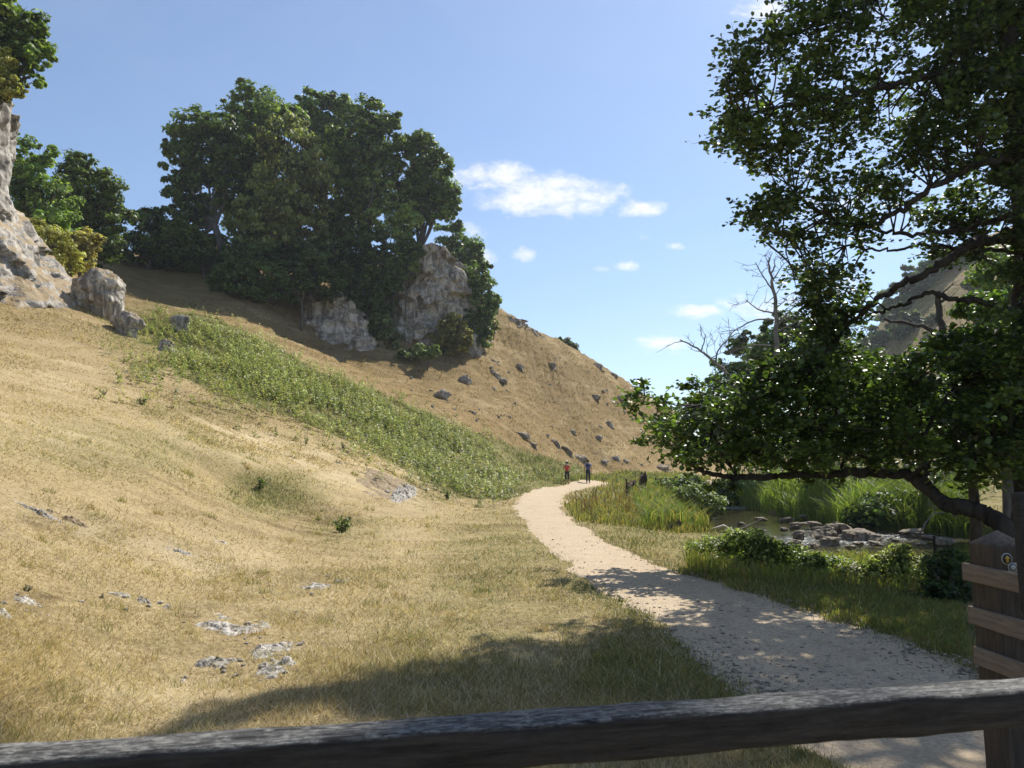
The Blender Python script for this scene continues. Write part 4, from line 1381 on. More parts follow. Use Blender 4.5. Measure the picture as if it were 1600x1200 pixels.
# bare dead trees and the snag
def dead(name, label, lines, radii, cat='dead tree', twigs=40, seed=1, tw=(.5, 1.2), mat=None, group=None, tr=.012):
    r = np.random.default_rng(seed)
    p0 = P(*lines[0][0])
    root = thing(name, p0, label, cat, group)
    mb = MB()
    for k, (ln, rd) in enumerate(zip(lines, radii)):
        pts = smooth_line([P(*q) for q in ln], 5, rd[1] * .6, seed + k)
        mb.tube(pts, np.linspace(rd[0], rd[1], len(pts)), 6)
        for _ in range(max(1, int(twigs * len(ln) / 4))):
            i = r.integers(len(pts) // 3, len(pts))
            a = pts[i]
            dv = r.normal(0, 1, 3) * np.array([1, .6, .7]) + np.array([0, 0, .35]) + (pts[-1] - pts[0]) / np.linalg.norm(pts[-1] - pts[0]) * .6
            dv = dv / np.linalg.norm(dv) * r.uniform(*tw)
            m_ = a + dv * .5 + r.normal(0, .10, 3) * tw[1]
            e = a + dv
            mb.tube([a, m_, e], [rd[1] * .9, rd[1] * .6, tr * .6], 4, False)
            for _ in range(3):
                t = r.uniform(.4, 1)
                s0 = m_ + (e - m_) * t
                dv2 = dv * .35 + r.normal(0, .22, 3) * tw[1]
                mb.tube([s0, s0 + dv2], [tr, tr * .5], 3, False)
    mb.build('branches', mat or M_dead, root, True)
    return root


dead('dead_tree', 'bare dead treetop rising against the sky behind the near crown', [[(1208, 640, 42), (1212, 540, 42), (1212, 480, 42), (1206, 440, 42), (1200, 412, 42)], [(1212, 490, 42), (1185, 483, 41.5), (1165, 468, 41.5)], [(1210, 515, 42), (1240, 480, 42), (1262, 475, 42)], [(1210, 500, 42), (1180, 500, 42), (1150, 515, 42), (1140, 525, 42)], [(1208, 455, 42), (1190, 428, 42), (1180, 410, 42)], [(1206, 440, 42), (1225, 412, 42)], [(1210, 520, 42), (1240, 505, 42), (1258, 495, 42)], [(1205, 540, 42), (1170, 540, 42), (1140, 552, 42)]],
     [(.16, .05), (.05, .02), (.05, .02), (.05, .02), (.045, .02), (.04, .02), (.04, .02), (.04, .02)], twigs=9, seed=4, tw=(.4, 1.0), tr=.016)
dead('dead_branch_tree', 'bare leaning grey branch pointing left over the dark trees', [[(1175, 660, 40), (1140, 590, 40), (1115, 565, 40), (1090, 545, 40), (1062, 530, 40)], [(1118, 568, 40), (1122, 548, 40), (1138, 530, 40), (1152, 520, 40)], [(1095, 550, 40), (1100, 535, 40), (1103, 522, 40)], [(1110, 560, 40), (1125, 552, 40)]], [(.10, .03), (.05, .02), (.04, .018), (.03, .018)], twigs=6, seed=9, tw=(.4, .9), tr=.015)
dead('snag', 'broken upright snag with one side branch on the right hill foot', [[(1480, 700, 30), (1476, 600, 30), (1472, 545, 30), (1468, 500, 30), (1468, 458, 30)], [(1472, 525, 30), (1440, 510, 30), (1380, 498, 30)], [(1468, 460, 30), (1480, 452, 30), (1490, 442, 30)]], [(.22, .10), (.11, .05), (.04, .02)], twigs=2, seed=14, tw=(.3, .8), tr=.014, mat=M_bark)


# ------------------------------------------------------------------ the near alder and the leaning bough
def poly_pts(poly, n_, r):
    xs = [p[0] for p in poly]
    ys = [p[1] for p in poly]
    out = np.zeros((0, 2))
    while len(out) < n_:
        q = np.stack([r.uniform(min(xs), max(xs), n_ * 2), r.uniform(min(ys), max(ys), n_ * 2)], 1)
        q = q[in_poly(q[:, 0], q[:, 1], poly)]
        out = np.vstack([out, q])
    return out[:n_]


def P_arr(px, py, d):
    v = (600 - py) / 1200.0
    c, s = math.cos(PITCH), math.sin(PITCH)
    yy = c - v * s
    return np.stack([(px - 800) / 1200.0 / yy * d, d, EYE + (s + v * c) / yy * d], 1)


def sprays(centres, rad, per, r, Lm, base, light, stems_to=None, flat=.6):
    """leafy sprays: each clump is a few twigs with leaves set along them"""
    C, N, T, tone = [], [], [], []
    tw = []
    for c, cr in zip(centres, rad):
        k = max(3, int(per / 9))
        tt = r.random()
        for _ in range(k):
            dv = r.normal(0, 1, 3) * np.array([1, 1, flat])
            dv /= np.linalg.norm(dv)
            ln = cr * r.uniform(.7, 1.5)
            s0 = c + r.normal(0, .25, 3) * cr
            e = s0 + dv * ln + np.array([0, 0, -.12 * ln])
            tw.append((s0, e))
            m_ = 9
            t = np.linspace(.1, 1, m_)
            pos = s0[None] + (e - s0)[None] * t[:, None] + r.normal(0, .03, (m_, 3))
            side = np.cross(dv, np.array([0, 0, 1.0]))
            side /= np.linalg.norm(side) + 1e-6
            sg = np.where(np.arange(m_) % 2 == 0, 1.0, -1.0)
            ax = dv[None] * .6 + side[None] * sg[:, None] + r.normal(0, .35, (m_, 3))
            nn = np.array([0, 0, 1.0])[None] + r.normal(0, .55, (m_, 3))
            C.append(pos + ax / np.linalg.norm(ax, axis=1, keepdims=True) * Lm * .5)
            N.append(nn)
            T.append(ax)
            tone.append(np.full(m_, tt))
    C, N, T, tone = map(np.concatenate, (C, N, T, tone))
    n_ = len(C)
    N /= np.linalg.norm(N, axis=1, keepdims=True)
    L = Lm * r.uniform(.65, 1.25, n_)
    cols = leaf_cols(base, .25, tone, r, n_, light)
    V, F, cc = leaf_geo(C, T, N, L, L * .84, 'leaf', cols)
    return V, F, cc, tw


def limb_mesh(pts, r0_, r1_, sides=9, jit=.01, seed=0):
    mb = MB()
    ln = smooth_line(pts, 9, jit * 1.4, seed)
    t = np.linspace(0, 1, len(ln))
    kn = 1 + .16 * fbm(ln * 2.3 + seed, seed, 3) + .08 * np.sin(t * 40 + seed)
    mb.tube(ln, (r0_ + (r1_ - r0_) * t ** .8) * kn, sides)
    return mb, ln


def near_alder():
    r = np.random.default_rng(77)
    bx, by = P(1612, 1000, 11.0).x, 11.0
    bz = float(Hs(np.array([bx]), np.array([by]))[0])
    root = thing('alder_tree', (bx, by, bz), 'near alder with dark trunk at the right edge and a big overhanging crown', 'tree')
    base = Vector((bx, by, bz - .2))
    mb, tl = limb_mesh([base, P(1607, 800, 11), P(1604, 600, 11), P(1602, 400, 11.1), P(1592, 200, 11.3), P(1572, 0, 11.6), P(1555, -250, 12), P(1535, -500, 12.4), P(1500, -800, 13)], .24, .06, 12, .012, 1)
    mb.build('trunk', M_bark, root, True)
    limbs = [
        [(1591, 372, 11.1), (1545, 374, 11), (1500, 395, 10.9), (1440, 430, 11), (1375, 462, 11.2), (1335, 500, 11.4), (1300, 540, 11.6), (1262, 600, 11.8)],
        [(1591, 492, 11.05), (1545, 474, 11.1), (1490, 466, 11.2), (1448, 459, 11.3), (1405, 478, 11.4), (1368, 486, 11.5)],
        [(1588, 245, 11.2), (1525, 258, 11), (1462, 292, 10.9), (1415, 322, 10.9), (1360, 352, 10.9), (1300, 340, 10.9), (1240, 300, 10.8)],
        [(1588, 330, 11.2), (1530, 352, 11.6), (1470, 362, 11.6), (1400, 364, 11.5), (1335, 348, 11.3), (1270, 350, 11)],
        [(1588, 395, 11.2), (1500, 390, 11.8), (1450, 382, 11.8), (1390, 390, 11.6), (1320, 384, 11.4)],
        [(1580, 120, 11.4), (1500, 110, 11.2), (1410, 130, 11), (1320, 150, 10.8), (1220, 165, 10.6), (1150, 190, 10.4)],
        [(1572, 20, 11.6), (1480, -20, 11.6), (1380, -10, 11.3), (1280, 40, 11), (1190, 60, 10.7)],
        [(1560, -180, 11.9), (1460, -260, 11.8), (1340, -300, 11.5), (1200, -260, 11.2), (1130, -200, 11)],
        [(1545, -400, 12.2), (1420, -520, 12.2), (1300, -560, 12)],
        [(1560, -200, 11.9), (1650, -300, 12.2), (1750, -380, 12.4)],
        [(1580, 150, 11.3), (1660, 60, 11), (1760, 0, 10.6)],
        [(1300, 340, 10.9), (1230, 365, 10.9), (1185, 352, 10.9), (1150, 347, 10.9)],
        [(1230, 365, 10.9), (1205, 362, 10.8), (1192, 378, 10.8)],
    ]
    rad = [(.085, .025), (.06, .02), (.07, .02), (.05, .018), (.035, .015), (.08, .015), (.085, .015), (.09, .015), (.08, .02), (.07, .02), (.07, .02), (.02, .006), (.012, .005)]
    lines = [tl]
    for k, (l, rr) in enumerate(zip(limbs, rad)):
        mb, ln = limb_mesh([P(*q) for q in l], rr[0], rr[1], 8, .016, 20 + k)
        mb.build('limb', M_bark, root, True)
        lines.append(ln)
    allp = np.concatenate(lines)
    poly = [(1240, -30), (1196, 45), (1135, 62), (1150, 105), (1108, 165), (1118, 212), (1165, 245), (1182, 285), (1150, 340), (1200, 352), (1245, 400), (1228, 440), (1262, 470), (1310, 455), (1330, 420), (1370, 345), (1450, 335), (1480, 290), (1540, 280), (1620, 300), (1640, -30)]
    c1 = np.vstack([poly_pts(poly, 345, r), poly_pts([(1380, -20), (1640, -20), (1640, 290), (1500, 230)], 130, r)])
    # open the crown where the photograph shows sky
    keep = np.ones(len(c1), bool)
    for (gx, gy, gr) in [(1450, 80, 26), (1465, 310, 34), (1340, 115, 14), (1435, 150, 16), (1400, 345, 26), (1270, 200, 12), (1500, 240, 14), (1540, 230, 12), (1165, 300, 18), (1400, 395, 40), (1365, 425, 32), (1440, 350, 24), (1345, 400, 20)]:
        keep &= np.hypot(c1[:, 0] - gx, c1[:, 1] - gy) > gr
    c1 = c1[keep]
    d1 = np.interp(c1[:, 0], [1100, 1350, 1640], [10.5, 11.2, 11.6]) + r.normal(0, .55, len(c1))
    A = P_arr(c1[:, 0], c1[:, 1], d1)
    top = [(1235, -30), (1190, -130), (1150, -230), (1165, -360), (1240, -520), (1400, -700), (1640, -760), (1900, -500), (1950, -50), (1900, 200), (1700, 300), (1640, -30)]
    c2 = poly_pts(top, 900, r)
    c2 = c2[fbm2(c2[:, 0], c2[:, 1], 1 / 130., 71, 3) > .01]
    d2 = np.interp(c2[:, 0], [1100, 1350, 1640, 1950], [13.2, 12.7, 12.4, 11.5]) + r.normal(0, .9, len(c2))
    A2 = P_arr(c2[:, 0], c2[:, 1], d2)
    side = poly_pts([(1430, 290), (1560, 300), (1570, 350), (1530, 410), (1450, 400)], 34, r)
    A3 = P_arr(side[:, 0], side[:, 1], 12.2 + r.normal(0, .4, len(side)))
    lowp = poly_pts([(1250, 440), (1350, 440), (1350, 480), (1310, 560), (1230, 590), (1180, 640), (1150, 620), (1230, 520)], 60, r)
    A4 = P_arr(lowp[:, 0], lowp[:, 1], 11.6 + r.normal(0, .35, len(lowp)))
    q5 = poly_pts([(1560, 260), (1640, 260), (1640, 700), (1575, 700), (1570, 480)], 60, r)
    A5 = P_arr(q5[:, 0], q5[:, 1], 10.6 + r.normal(0, .25, len(q5)))
    # unseen crown clumps added out of view, set sunward to shade the near turf
    q6 = poly_pts([(230, 1165), (330, 1105), (450, 1078), (560, 1082), (640, 1050), (700, 1028), (790, 1042), (900, 1030), (1010, 1052), (1180, 1080), (1150, 1140), (600, 1160)], 210, r)
    G6 = ground_pts(q6[:, 0], q6[:, 1])
    G6 = G6[fbm2(G6[:, 0], G6[:, 1], 1.5, 73, 3) > .10]
    h6 = r.uniform(9.6, 12.0, len(G6))
    A6 = G6 + np.array(SUN_DIR)[None] * (h6 / SUN_DIR.z)[:, None]
    cen = np.vstack([A, A2, A3, A4, A5, A6])
    rads = np.concatenate([r.uniform(.16, .34, len(A)), r.uniform(.3, .5, len(A2)), r.uniform(.16, .28, len(A3)), r.uniform(.14, .26, len(A4)), r.uniform(.14, .26, len(A5)), r.uniform(.16, .30, len(A6))])
    V, F, cc, tw = sprays(cen, rads, 74, r, .076, (.032, .048, .018), (.070, .098, .028))
    mk('crown', V, F, M_leaf_near, root, False, cc)
    mb = MB()
    for c in cen:
        i = np.argmin(np.sum((allp - c) ** 2, axis=1) + r.uniform(0, .05, len(allp)))
        a = allp[i]
        m_ = (a + c) / 2 + r.normal(0, .10, 3) * np.linalg.norm(c - a)
        ln = smooth_line([a, m_, c], 4)
        mb.tube(ln, np.linspace(.016, .005, len(ln)), 5, False)
    for (s0, e) in tw:
        mb.tube([s0, e], [.0045, .002], 3, False)
    mb.build('twigs', M_bark, root, True)


near_alder()


def leaning_alder():
    r = np.random.default_rng(78)
    b = P(1578, 838, 10.4)
    b.z = float(Hs(np.array([b.x + .25]), np.array([b.y]))[0])
    root = thing('leaning_alder', (b.x, b.y, b.z), 'low leaning alder bough stretched over the bank towards the path', 'tree')
    mb, tl = limb_mesh([Vector((b.x + .30, b.y, b.z - .1)), P(1575, 832, 10.5), P(1532, 800, 10.8), P(1482, 787, 11), P(1452, 766, 11.2), P(1425, 746, 11.5), P(1380, 739, 11.7), P(1310, 741, 11.9), P(1230, 743, 12.1), P(1150, 745, 12.3), P(1100, 738, 12.5), P(1068, 712, 12.7), P(1040, 690, 12.8)], .145, .02, 10, .012, 5)
    mb.build('trunk', M_bark, root, True)
    lim = [[(1448, 764, 11.2), (1447, 730, 11.1), (1440, 680, 11.2), (1430, 620, 11.3), (1420, 570, 11.4)], [(1425, 746, 11.5), (1440, 730, 11.2), (1490, 715, 10.9), (1560, 710, 10.6)], [(1380, 739, 11.7), (1350, 715, 11.8), (1300, 690, 12), (1250, 640, 12.2), (1230, 590, 12.3)],
           [(1250, 742, 12.1), (1200, 715, 12.2), (1140, 680, 12.3), (1080, 640, 12.5), (1000, 615, 12.6)], [(1310, 741, 11.9), (1330, 700, 12.2), (1350, 640, 12.5), (1360, 580, 12.6)], [(1150, 745, 12.3), (1120, 690, 12.2), (1100, 640, 12.2), (1092, 605, 12.2)], [(1140, 680, 12.3), (1160, 630, 12.4), (1170, 595, 12.5)],
           [(1150, 745, 12.3), (1145, 752, 12.2), (1138, 765, 12.2)], [(1440, 680, 11.2), (1480, 620, 11.3), (1520, 560, 11.4)], [(1040, 690, 12.8), (1010, 660, 12.8), (985, 625, 12.8)]]
    lines = [tl]
    for k, l in enumerate(lim):
        mb, ln = limb_mesh([P(*q) for q in l], .045 if k < 3 else .03, .008, 7, .014, 40 + k)
        mb.build('limb', M_bark, root, True)
        lines.append(ln)
    allp = np.concatenate(lines)
    poly = [(985, 612), (1030, 622), (1060, 632), (1100, 612), (1160, 590), (1230, 562), (1330, 552), (1420, 560), (1500, 515), (1610, 500), (1615, 735), (1500, 745), (1400, 725), (1250, 728), (1130, 725), (1085, 732), (1050, 700), (1005, 672)]
    c1 = poly_pts(poly, 520, r)
    keep = np.ones(len(c1), bool)
    for (gx, gy, gr) in [(1390, 640, 16), (1330, 720, 12), (1230, 700, 14), (1470, 720, 16), (1060, 620, 14), (1130, 610, 12)]:
        keep &= np.hypot(c1[:, 0] - gx, c1[:, 1] - gy) > gr
    c1 = c1[keep]
    d1 = np.interp(c1[:, 0], [980, 1200, 1420, 1610], [12.7, 12.3, 11.6, 10.9]) + r.normal(0, .6, len(c1))
    A = P_arr(c1[:, 0], c1[:, 1], d1)
    tips = np.array([(1005, 600), (1085, 600), (1070, 605), (985, 640), (1000, 690), (1110, 760), (1142, 765), (1260, 752), (1310, 750)], float)
    A = np.vstack([A, P_arr(tips[:, 0], tips[:, 1], np.full(len(tips), 12.4))])
    rads = np.concatenate([r.uniform(.14, .28, len(c1)), np.full(len(tips), .10)])
    V, F, cc, tw = sprays(A, rads, 62, r, .082, (.036, .058, .014), (.085, .122, .026))
    mk('crown', V, F, M_leaf_near, root, False, cc)
    mb = MB()
    for c in A:
        i = np.argmin(np.sum((allp - c) ** 2, axis=1) + r.uniform(0, .05, len(allp)))
        a = allp[i]
        m_ = (a + c) / 2 + r.normal(0, .10, 3) * np.linalg.norm(c - a)
        ln = smooth_line([a, m_, c], 4)
        mb.tube(ln, np.linspace(.013, .004, len(ln)), 5, False)
    for (s0, e) in tw:
        mb.tube([s0, e], [.004, .002], 3, False)
    mb.build('twigs', M_bark, root, True)


leaning_alder()
tree('slim_alder', 'slim upright tree with thin trunk just behind the leaning bough', 'tree', [(1510, 560, 50, 50), (1540, 640, 50, 50), (1490, 640, 40, 40), (1530, 480, 40, 40)], 14.5, base=(1516, 800), n=5200, size=.085, col=(.045, .075, .018), light=(.10, .145, .03), seed=81, trunk_r=.11, mat=M_leaf_near, bark=M_bark, kind='leaf', aspect=.85, shell=(.2, 1))

# ------------------------------------------------------------------ river bank plants
def shrub(label, blobs, d, n, size, col, light, seed, name='bramble_bush', cat='bush', group='bushes on the river bank'):
    if size < .1:
        n, size = int(n * 1.9), size * .66
        rr_ = random.Random(seed)
        blobs = blobs + [(b[0] + rr_.uniform(-.9, .9) * b[2], b[1] - b[3] * rr_.uniform(.1, .7), b[2] * .35, b[3] * .5) for b in blobs for _ in range(2)]
    return tree(name, label, cat, blobs, d, n=n, size=size, col=col, light=light, seed=seed, trunk_r=.03, crown='foliage', trunk='stem', mat=M_lush, kind='leaf', aspect=.55, clump=.55, shell=(.05, 1.1), group=group, jd=.4)


shrub('leafy bramble nearest the path on the river bank', [(1110, 868, 32, 24), (1150, 858, 36, 26), (1130, 885, 36, 18)], 13.6, 5200, .085, (.105, .130, .034), (.22, .25, .075), 401)
shrub('dark leaved bramble in the middle of the bank bushes', [(1190, 862, 34, 28), (1225, 880, 34, 26), (1190, 890, 40, 18), (1160, 895, 30, 14)], 12.6, 5600, .085, (.070, .094, .027), (.16, .19, .055), 402)
shrub('nettle-like bush right of the dark bramble', [(1262, 893, 30, 24), (1305, 903, 36, 24), (1345, 908, 34, 20)], 12.2, 6500, .08, (.090, .120, .032), (.20, .23, .068), 403)
shrub('tall yellow-green weeds standing before the shallow water', [(1390, 893, 30, 28), (1425, 898, 32, 28), (1405, 872, 18, 20), (1365, 908, 30, 20), (1330, 900, 20, 18)], 12.0, 6500, .075, (.150, .168, .050), (.28, .29, .10), 404, 'weed_clump', 'weeds')
shrub('dark leafy bush next to the boarded post', [(1480, 905, 26, 34), (1465, 935, 26, 24), (1500, 950, 22, 30), (1490, 880, 18, 22)], 9.6, 4200, .07, (.030, .050, .018), (.07, .10, .03), 405)
shrub('green bush among grasses beside the tree stump', [(1045, 770, 26, 14), (1080, 765, 26, 16), (1060, 755, 30, 12)], 40, 2600, .20, (.060, .085, .025), (.14, .17, .05), 406)
shrub('dark leafy bush growing among the sedge under the bough', [(1380, 800, 40, 26), (1430, 800, 40, 28), (1480, 805, 36, 28), (1345, 812, 24, 16)], 27.5, 7000, .16, (.042, .068, .020), (.085, .12, .034), 407)
shrub('pale green leafy clump at the left end of the sedge bank', [(1140, 765, 26, 20), (1180, 770, 30, 22), (1125, 780, 16, 14)], 43, 3500, .17, (.085, .12, .03), (.17, .21, .06), 408)
shrub('olive clump of bank plants hiding the far end of the water', [(1092, 782, 24, 22), (1112, 790, 16, 18), (1075, 775, 22, 16)], 33, 4200, .13, (.075, .095, .028), (.15, .17, .055), 409)
dead('dead_stick', 'thin dead stick standing at the water edge by the weeds', [[(1462, 915, 11.5), (1460, 870, 11.5), (1460, 838, 11.5)]], [(.03, .018)], cat='stick', twigs=0, seed=3, mat=M_bark)
dead('fallen_branch', 'pale forked dead branch rising from the far rapid', [[(1435, 838, 22.5), (1448, 815, 22.5), (1460, 800, 22.5), (1462, 790, 22.5)], [(1458, 803, 22.5), (1480, 800, 22.4), (1500, 803, 22.4)]], [(.03, .015), (.02, .01)], cat='branch', twigs=2, seed=5, tw=(.2, .5))
dead('driftwood', 'bleached driftwood pole lying on the near river bank', [[(1062, 829, 21.5), (1090, 830, 21.3), (1130, 838, 21.0)]], [(.07, .05)], cat='driftwood', twigs=0, seed=6, mat=mat_bark('bleached_wood', (.38, .35, .30), (.62, .58, .50), 6))


def stump():
    p = G(992, 774)
    root = thing('tree_stump', p, 'dark split old tree stump among the grass right of the path', 'stump')
    k = p.y / 1200.0
    m = mat_bark('stump_bark', (.020, .015, .012), (.085, .060, .042), 10)
    for (dx, w, h, lean, sd) in [(-5, 8, 22, -.05, 1), (6, 6, 31, .25, 2)]:
        r = np.random.default_rng(sd)
        mb = MB()
        n_ = 14
        rows = []
        for t in np.linspace(0, 1, 7):
            for a in np.linspace(0, 2 * np.pi, n_, endpoint=False):
                rr = w * k * (1.25 - .35 * t) * (1 + .22 * math.sin(3 * a + sd) + .12 * math.sin(7 * a))
                zt = h * k * t * (1 + (.25 * math.sin(2 * a + sd * 2) + .1 * math.sin(5 * a) if t > .9 else 0))
                rows.append((p.x + dx * k + math.cos(a) * rr + lean * t * h * k, p.y + math.sin(a) * rr, p.z - .1 + zt))
        F = []
        for i in range(6):
            for j in range(n_):
                F.append((i * n_ + j, i * n_ + (j + 1) % n_, (i + 1) * n_ + (j + 1) % n_, (i + 1) * n_ + j))
        F.append(tuple(6 * n_ + j for j in range(n_)))
        mb.add(rows, F)
        mb.build('split_stem', m, root, False)
    q = G(1058, 829)
    r2 = thing('rotten_log', q, 'short dark rotten log end beside the driftwood pole', 'log')
    mb = MB()
    k = q.y / 1200.0
    ln = smooth_line([(q.x - 6 * k, q.y, q.z + .05), (q.x, q.y + .1, q.z + .10), (q.x + 5 * k, q.y + .1, q.z + .22)], 4, .01, 2)
    mb.tube(ln, np.linspace(.13, .09, len(ln)), 9)
    mb.tube([(q.x + 2 * k, q.y, q.z), (q.x + 3 * k, q.y, q.z + .3)], [.07, .04], 7)
    mb.build('stem', m, r2, False)


stump()


# ------------------------------------------------------------------ grass, nettles, reeds (nobody could count them)
def blades(name, label, base, hgt, wid, lean, cols, mat, r, seg=1, curl=.35):
    n_ = len(base)
    az = r.uniform(0, 2 * np.pi, n_)
    dirv = np.stack([np.cos(az), np.sin(az), np.zeros(n_)], 1)
    faz = r.uniform(0, 2 * np.pi, n_)
    # blade face roughly towards a random side
    sd = np.stack([np.cos(faz), np.sin(faz) * .5, np.zeros(n_)], 1)
    h = hgt[:, None]
    w = wid[:, None]
    ln = lean[:, None]
    if seg == 1:
        V = np.stack([base - sd * w * .5, base + sd * w * .5, base + dirv * h * ln + np.array([0, 0, 1.0]) * h * np.sqrt(np.maximum(.05, 1 - ln ** 2))], 1).reshape(-1, 3)
        F = np.arange(n_ * 3).reshape(-1, 3)
        cc = np.repeat(cols, 3, axis=0)
    else:
        m1 = base + dirv * h * ln * .35 + np.array([0, 0, 1.0]) * h * .6
        tp = base + dirv * h * (ln + curl) + np.array([0, 0, 1.0]) * h * (1 - .35 * ln)
        V = np.stack([base - sd * w * .5, base + sd * w * .5, m1 + sd * w * .42, m1 - sd * w * .42, tp], 1).reshape(-1, 3)
        i = np.arange(n_)[:, None] * 5
        loops = np.concatenate([i + np.array([[0, 1, 2, 3]]), i + np.array([[3, 2, 4]])], 1).ravel()
        fs = np.tile([4, 3], n_)
        cc = np.repeat(cols, 5, axis=0)
        o = mk(name, V, loops, mat, None, False, cc, fs)
        return tag(o, label, 'grass', None, 'stuff')
    o = mk(name, V, F, mat, None, False, cc)
    return tag(o, label, 'grass', None, 'stuff')


def off_path(Pt, margin=-.05):
    pd, pw = dist_poly(Pt[:, 0], Pt[:, 1], PL, PW)
    pe = path_edge(Pt[:, 0], Pt[:, 1], pw)
    rd, rw = dist_poly(Pt[:, 0], Pt[:, 1], RL, RW)
    rag = np.random.default_rng(int(abs(Pt[:, 0].sum()) * 10) % 9999).normal(0, .11, len(pd))
    return (pd > pe + margin + rag) & (rd > rw + .5)


def meadow():
    r = np.random.default_rng(5)
    n_ = 560000
    px = r.uniform(-30, 1630, n_)
    py = 640 + (1290 - 640) * r.random(n_) ** .85
    keep = py > np.interp(px, [-30, 300, 520, 700, 800, 1630], [560, 640, 700, 770, 772, 790])
    px, py = px[keep], py[keep]
    n2 = 330000
    fx = np.where(r.random(n2) < .82, r.uniform(-30, 1075, n2), r.uniform(1300, 1620, n2))
    fy = np.where(fx > 1200, r.uniform(370, 700, n2), r.uniform(470, 800, n2))
    keep = fy < np.interp(fx, [-30, 300, 520, 700, 800, 1630], [640, 690, 740, 790, 790, 790])
    px, py = np.concatenate([px, fx[keep]]), np.concatenate([py, fy[keep]])
    Pt = ground_pts(px, py)
    ok = (Pt[:, 1] < np.where(px > 1200, 195, 128)) & off_path(Pt)
    Pt = Pt[ok]
    lush, br, og, wet = zones(Pt[:, 0], Pt[:, 1], Pt[:, 2])
    m = len(Pt)
    d = Pt[:, 1]
    patch = fbm2(Pt[:, 0], Pt[:, 1], .9, 201, 4)
    patch2 = fbm2(Pt[:, 0], Pt[:, 1], .22, 205, 4)
    patch3 = fbm2(Pt[:, 0], Pt[:, 1], 2.6, 209, 3)
    right = (Pt[:, 0] > np.interp(d, PL[:, 1], PL[:, 0])) & (d < 75)
    bare = np.zeros(m)
    for (rx_, ry_, ra, rb) in ROCKS:
        bare = np.maximum(bare, np.exp(-(((Pt[:, 0] - rx_) / ra) ** 2 + ((Pt[:, 1] - ry_) / rb) ** 2) ** 2 * .9))
    br = np.maximum(br, .75 * bare)
    wn = worn(Pt[:, 0], Pt[:, 1], Pt[:, 2])
    thin = r.random(m) < np.clip(.72 - .6 * bare - .32 * wn - .8 * br + .9 * patch + .5 * patch3 + .35 * lush, .10, 1)
    Pt, d, lush, br, og, patch, patch2, patch3, right, wn = (q[thin] for q in (Pt, d, lush, br, og, patch, patch2, patch3, right, wn))
    m = len(Pt)
    hgt = (.018 + .040 * r.random(m) ** 2) * (1 + .8 * patch) * (1 + .7 * lush + .2 * right) * np.interp(d, [4, 12, 30, 60, 110], [1, 1.2, 1.9, 3.2, 5])
    tall = r.random(m) < .02
    hgt = np.where(tall, hgt * 2.4, hgt)
    wid = np.maximum(.0045, d / 768.0 * .75) * r.uniform(.7, 1.3, m)
    straw = np.array([[.47, .365, .185], [.56, .455, .26], [.37, .27, .12], [.64, .54, .35], [.25, .18, .08]])[r.integers(0, 5, m)]
    green = np.array([[.13, .155, .045], [.20, .21, .075], [.095, .115, .034], [.26, .25, .10]])[r.integers(0, 4, m)]
    orange = np.array([[.28, .195, .085], [.37, .27, .135], [.18, .125, .052], [.17, .155, .06]])[r.integers(0, 4, m)]
    gf = np.clip(lush * 1.0 + patch * .45 + .06 + patch2 * .4, 0, .95) * np.clip(lush * 4, .22, 1) * (1 - .8 * wn)
    c = np.where((r.random(m) < gf)[:, None], green, np.where((r.random(m) < og * .9)[:, None], orange, straw))
    c = c * r.uniform(.7, 1.2, (m, 1)) * (1 + .35 * patch2[:, None] + .15 * patch3[:, None])
    c = c * (1 + .35 * wn[:, None])
    lean = np.where(r.random(m) < .3, r.uniform(.2, .9, m), r.uniform(.8, .985, m))
    lean = np.where(right | (lush > .5), r.uniform(.2, .85, m), lean)
    hgt = np.where(lean > .8, hgt * 1.5, hgt)
    ns = 26000
    sx, sy = r.uniform(-30, 1150, ns), r.uniform(800, 1230, ns)
    S = ground_pts(sx, sy)
    S = S[off_path(S, .1)]
    ns = len(S)
    tuft = fbm2(S[:, 0], S[:, 1], 1.6, 215, 3)
    kk = r.random(ns) < np.clip(.4 + 1.3 * tuft, .03, 1)
    S = S[kk]
    ns = len(S)
    sc_ = np.array([[.66, .56, .36], [.72, .62, .42], [.50, .40, .20], [.20, .15, .07]])[r.integers(0, 4, ns)] * r.uniform(.8, 1.1, (ns, 1))
    nt = 330
    tx, ty = r.uniform(-20, 980, nt), 660 + 560 * r.random(nt) ** .8
    Tc = ground_pts(tx, ty)
    Tc = Tc[off_path(Tc, .3) & (Tc[:, 1] < 40)]
    kb = 34
    ti = np.repeat(np.arange(len(Tc)), kb)
    rad_ = (r.uniform(.05, .16, len(Tc)) * np.interp(Tc[:, 1], [4, 30], [1, 2.2]))[ti]
    an_ = r.uniform(0, 6.28, len(ti))
    TX = Tc[ti, 0] + np.cos(an_) * rad_ * r.random(len(ti)) ** .5
    TY = Tc[ti, 1] + np.sin(an_) * rad_ * r.random(len(ti)) ** .5
    TP = np.stack([TX, TY, Hs(TX, TY)], 1)
    tcol = np.array([[.60, .50, .30], [.34, .30, .11], [.24, .24, .08], [.66, .56, .37], [.42, .30, .13]])[r.integers(0, 5, len(Tc))][ti] * r.uniform(.7, 1.2, (len(ti), 1))
    S = np.vstack([S, TP])
    sc_ = np.vstack([sc_, tcol])
    Pt = np.vstack([Pt, S])
    hgt = np.concatenate([hgt, r.uniform(.06, .15, ns), r.uniform(.045, .115, len(TP)) * np.interp(TP[:, 1], [4, 30], [1, 1.8])])
    wid = np.concatenate([wid, np.maximum(.0050, S[:, 1] / 768 * .7)])
    lean = np.concatenate([lean, r.uniform(.7, .98, ns), r.uniform(.2, .9, len(TP))])
    c = np.vstack([c, sc_])
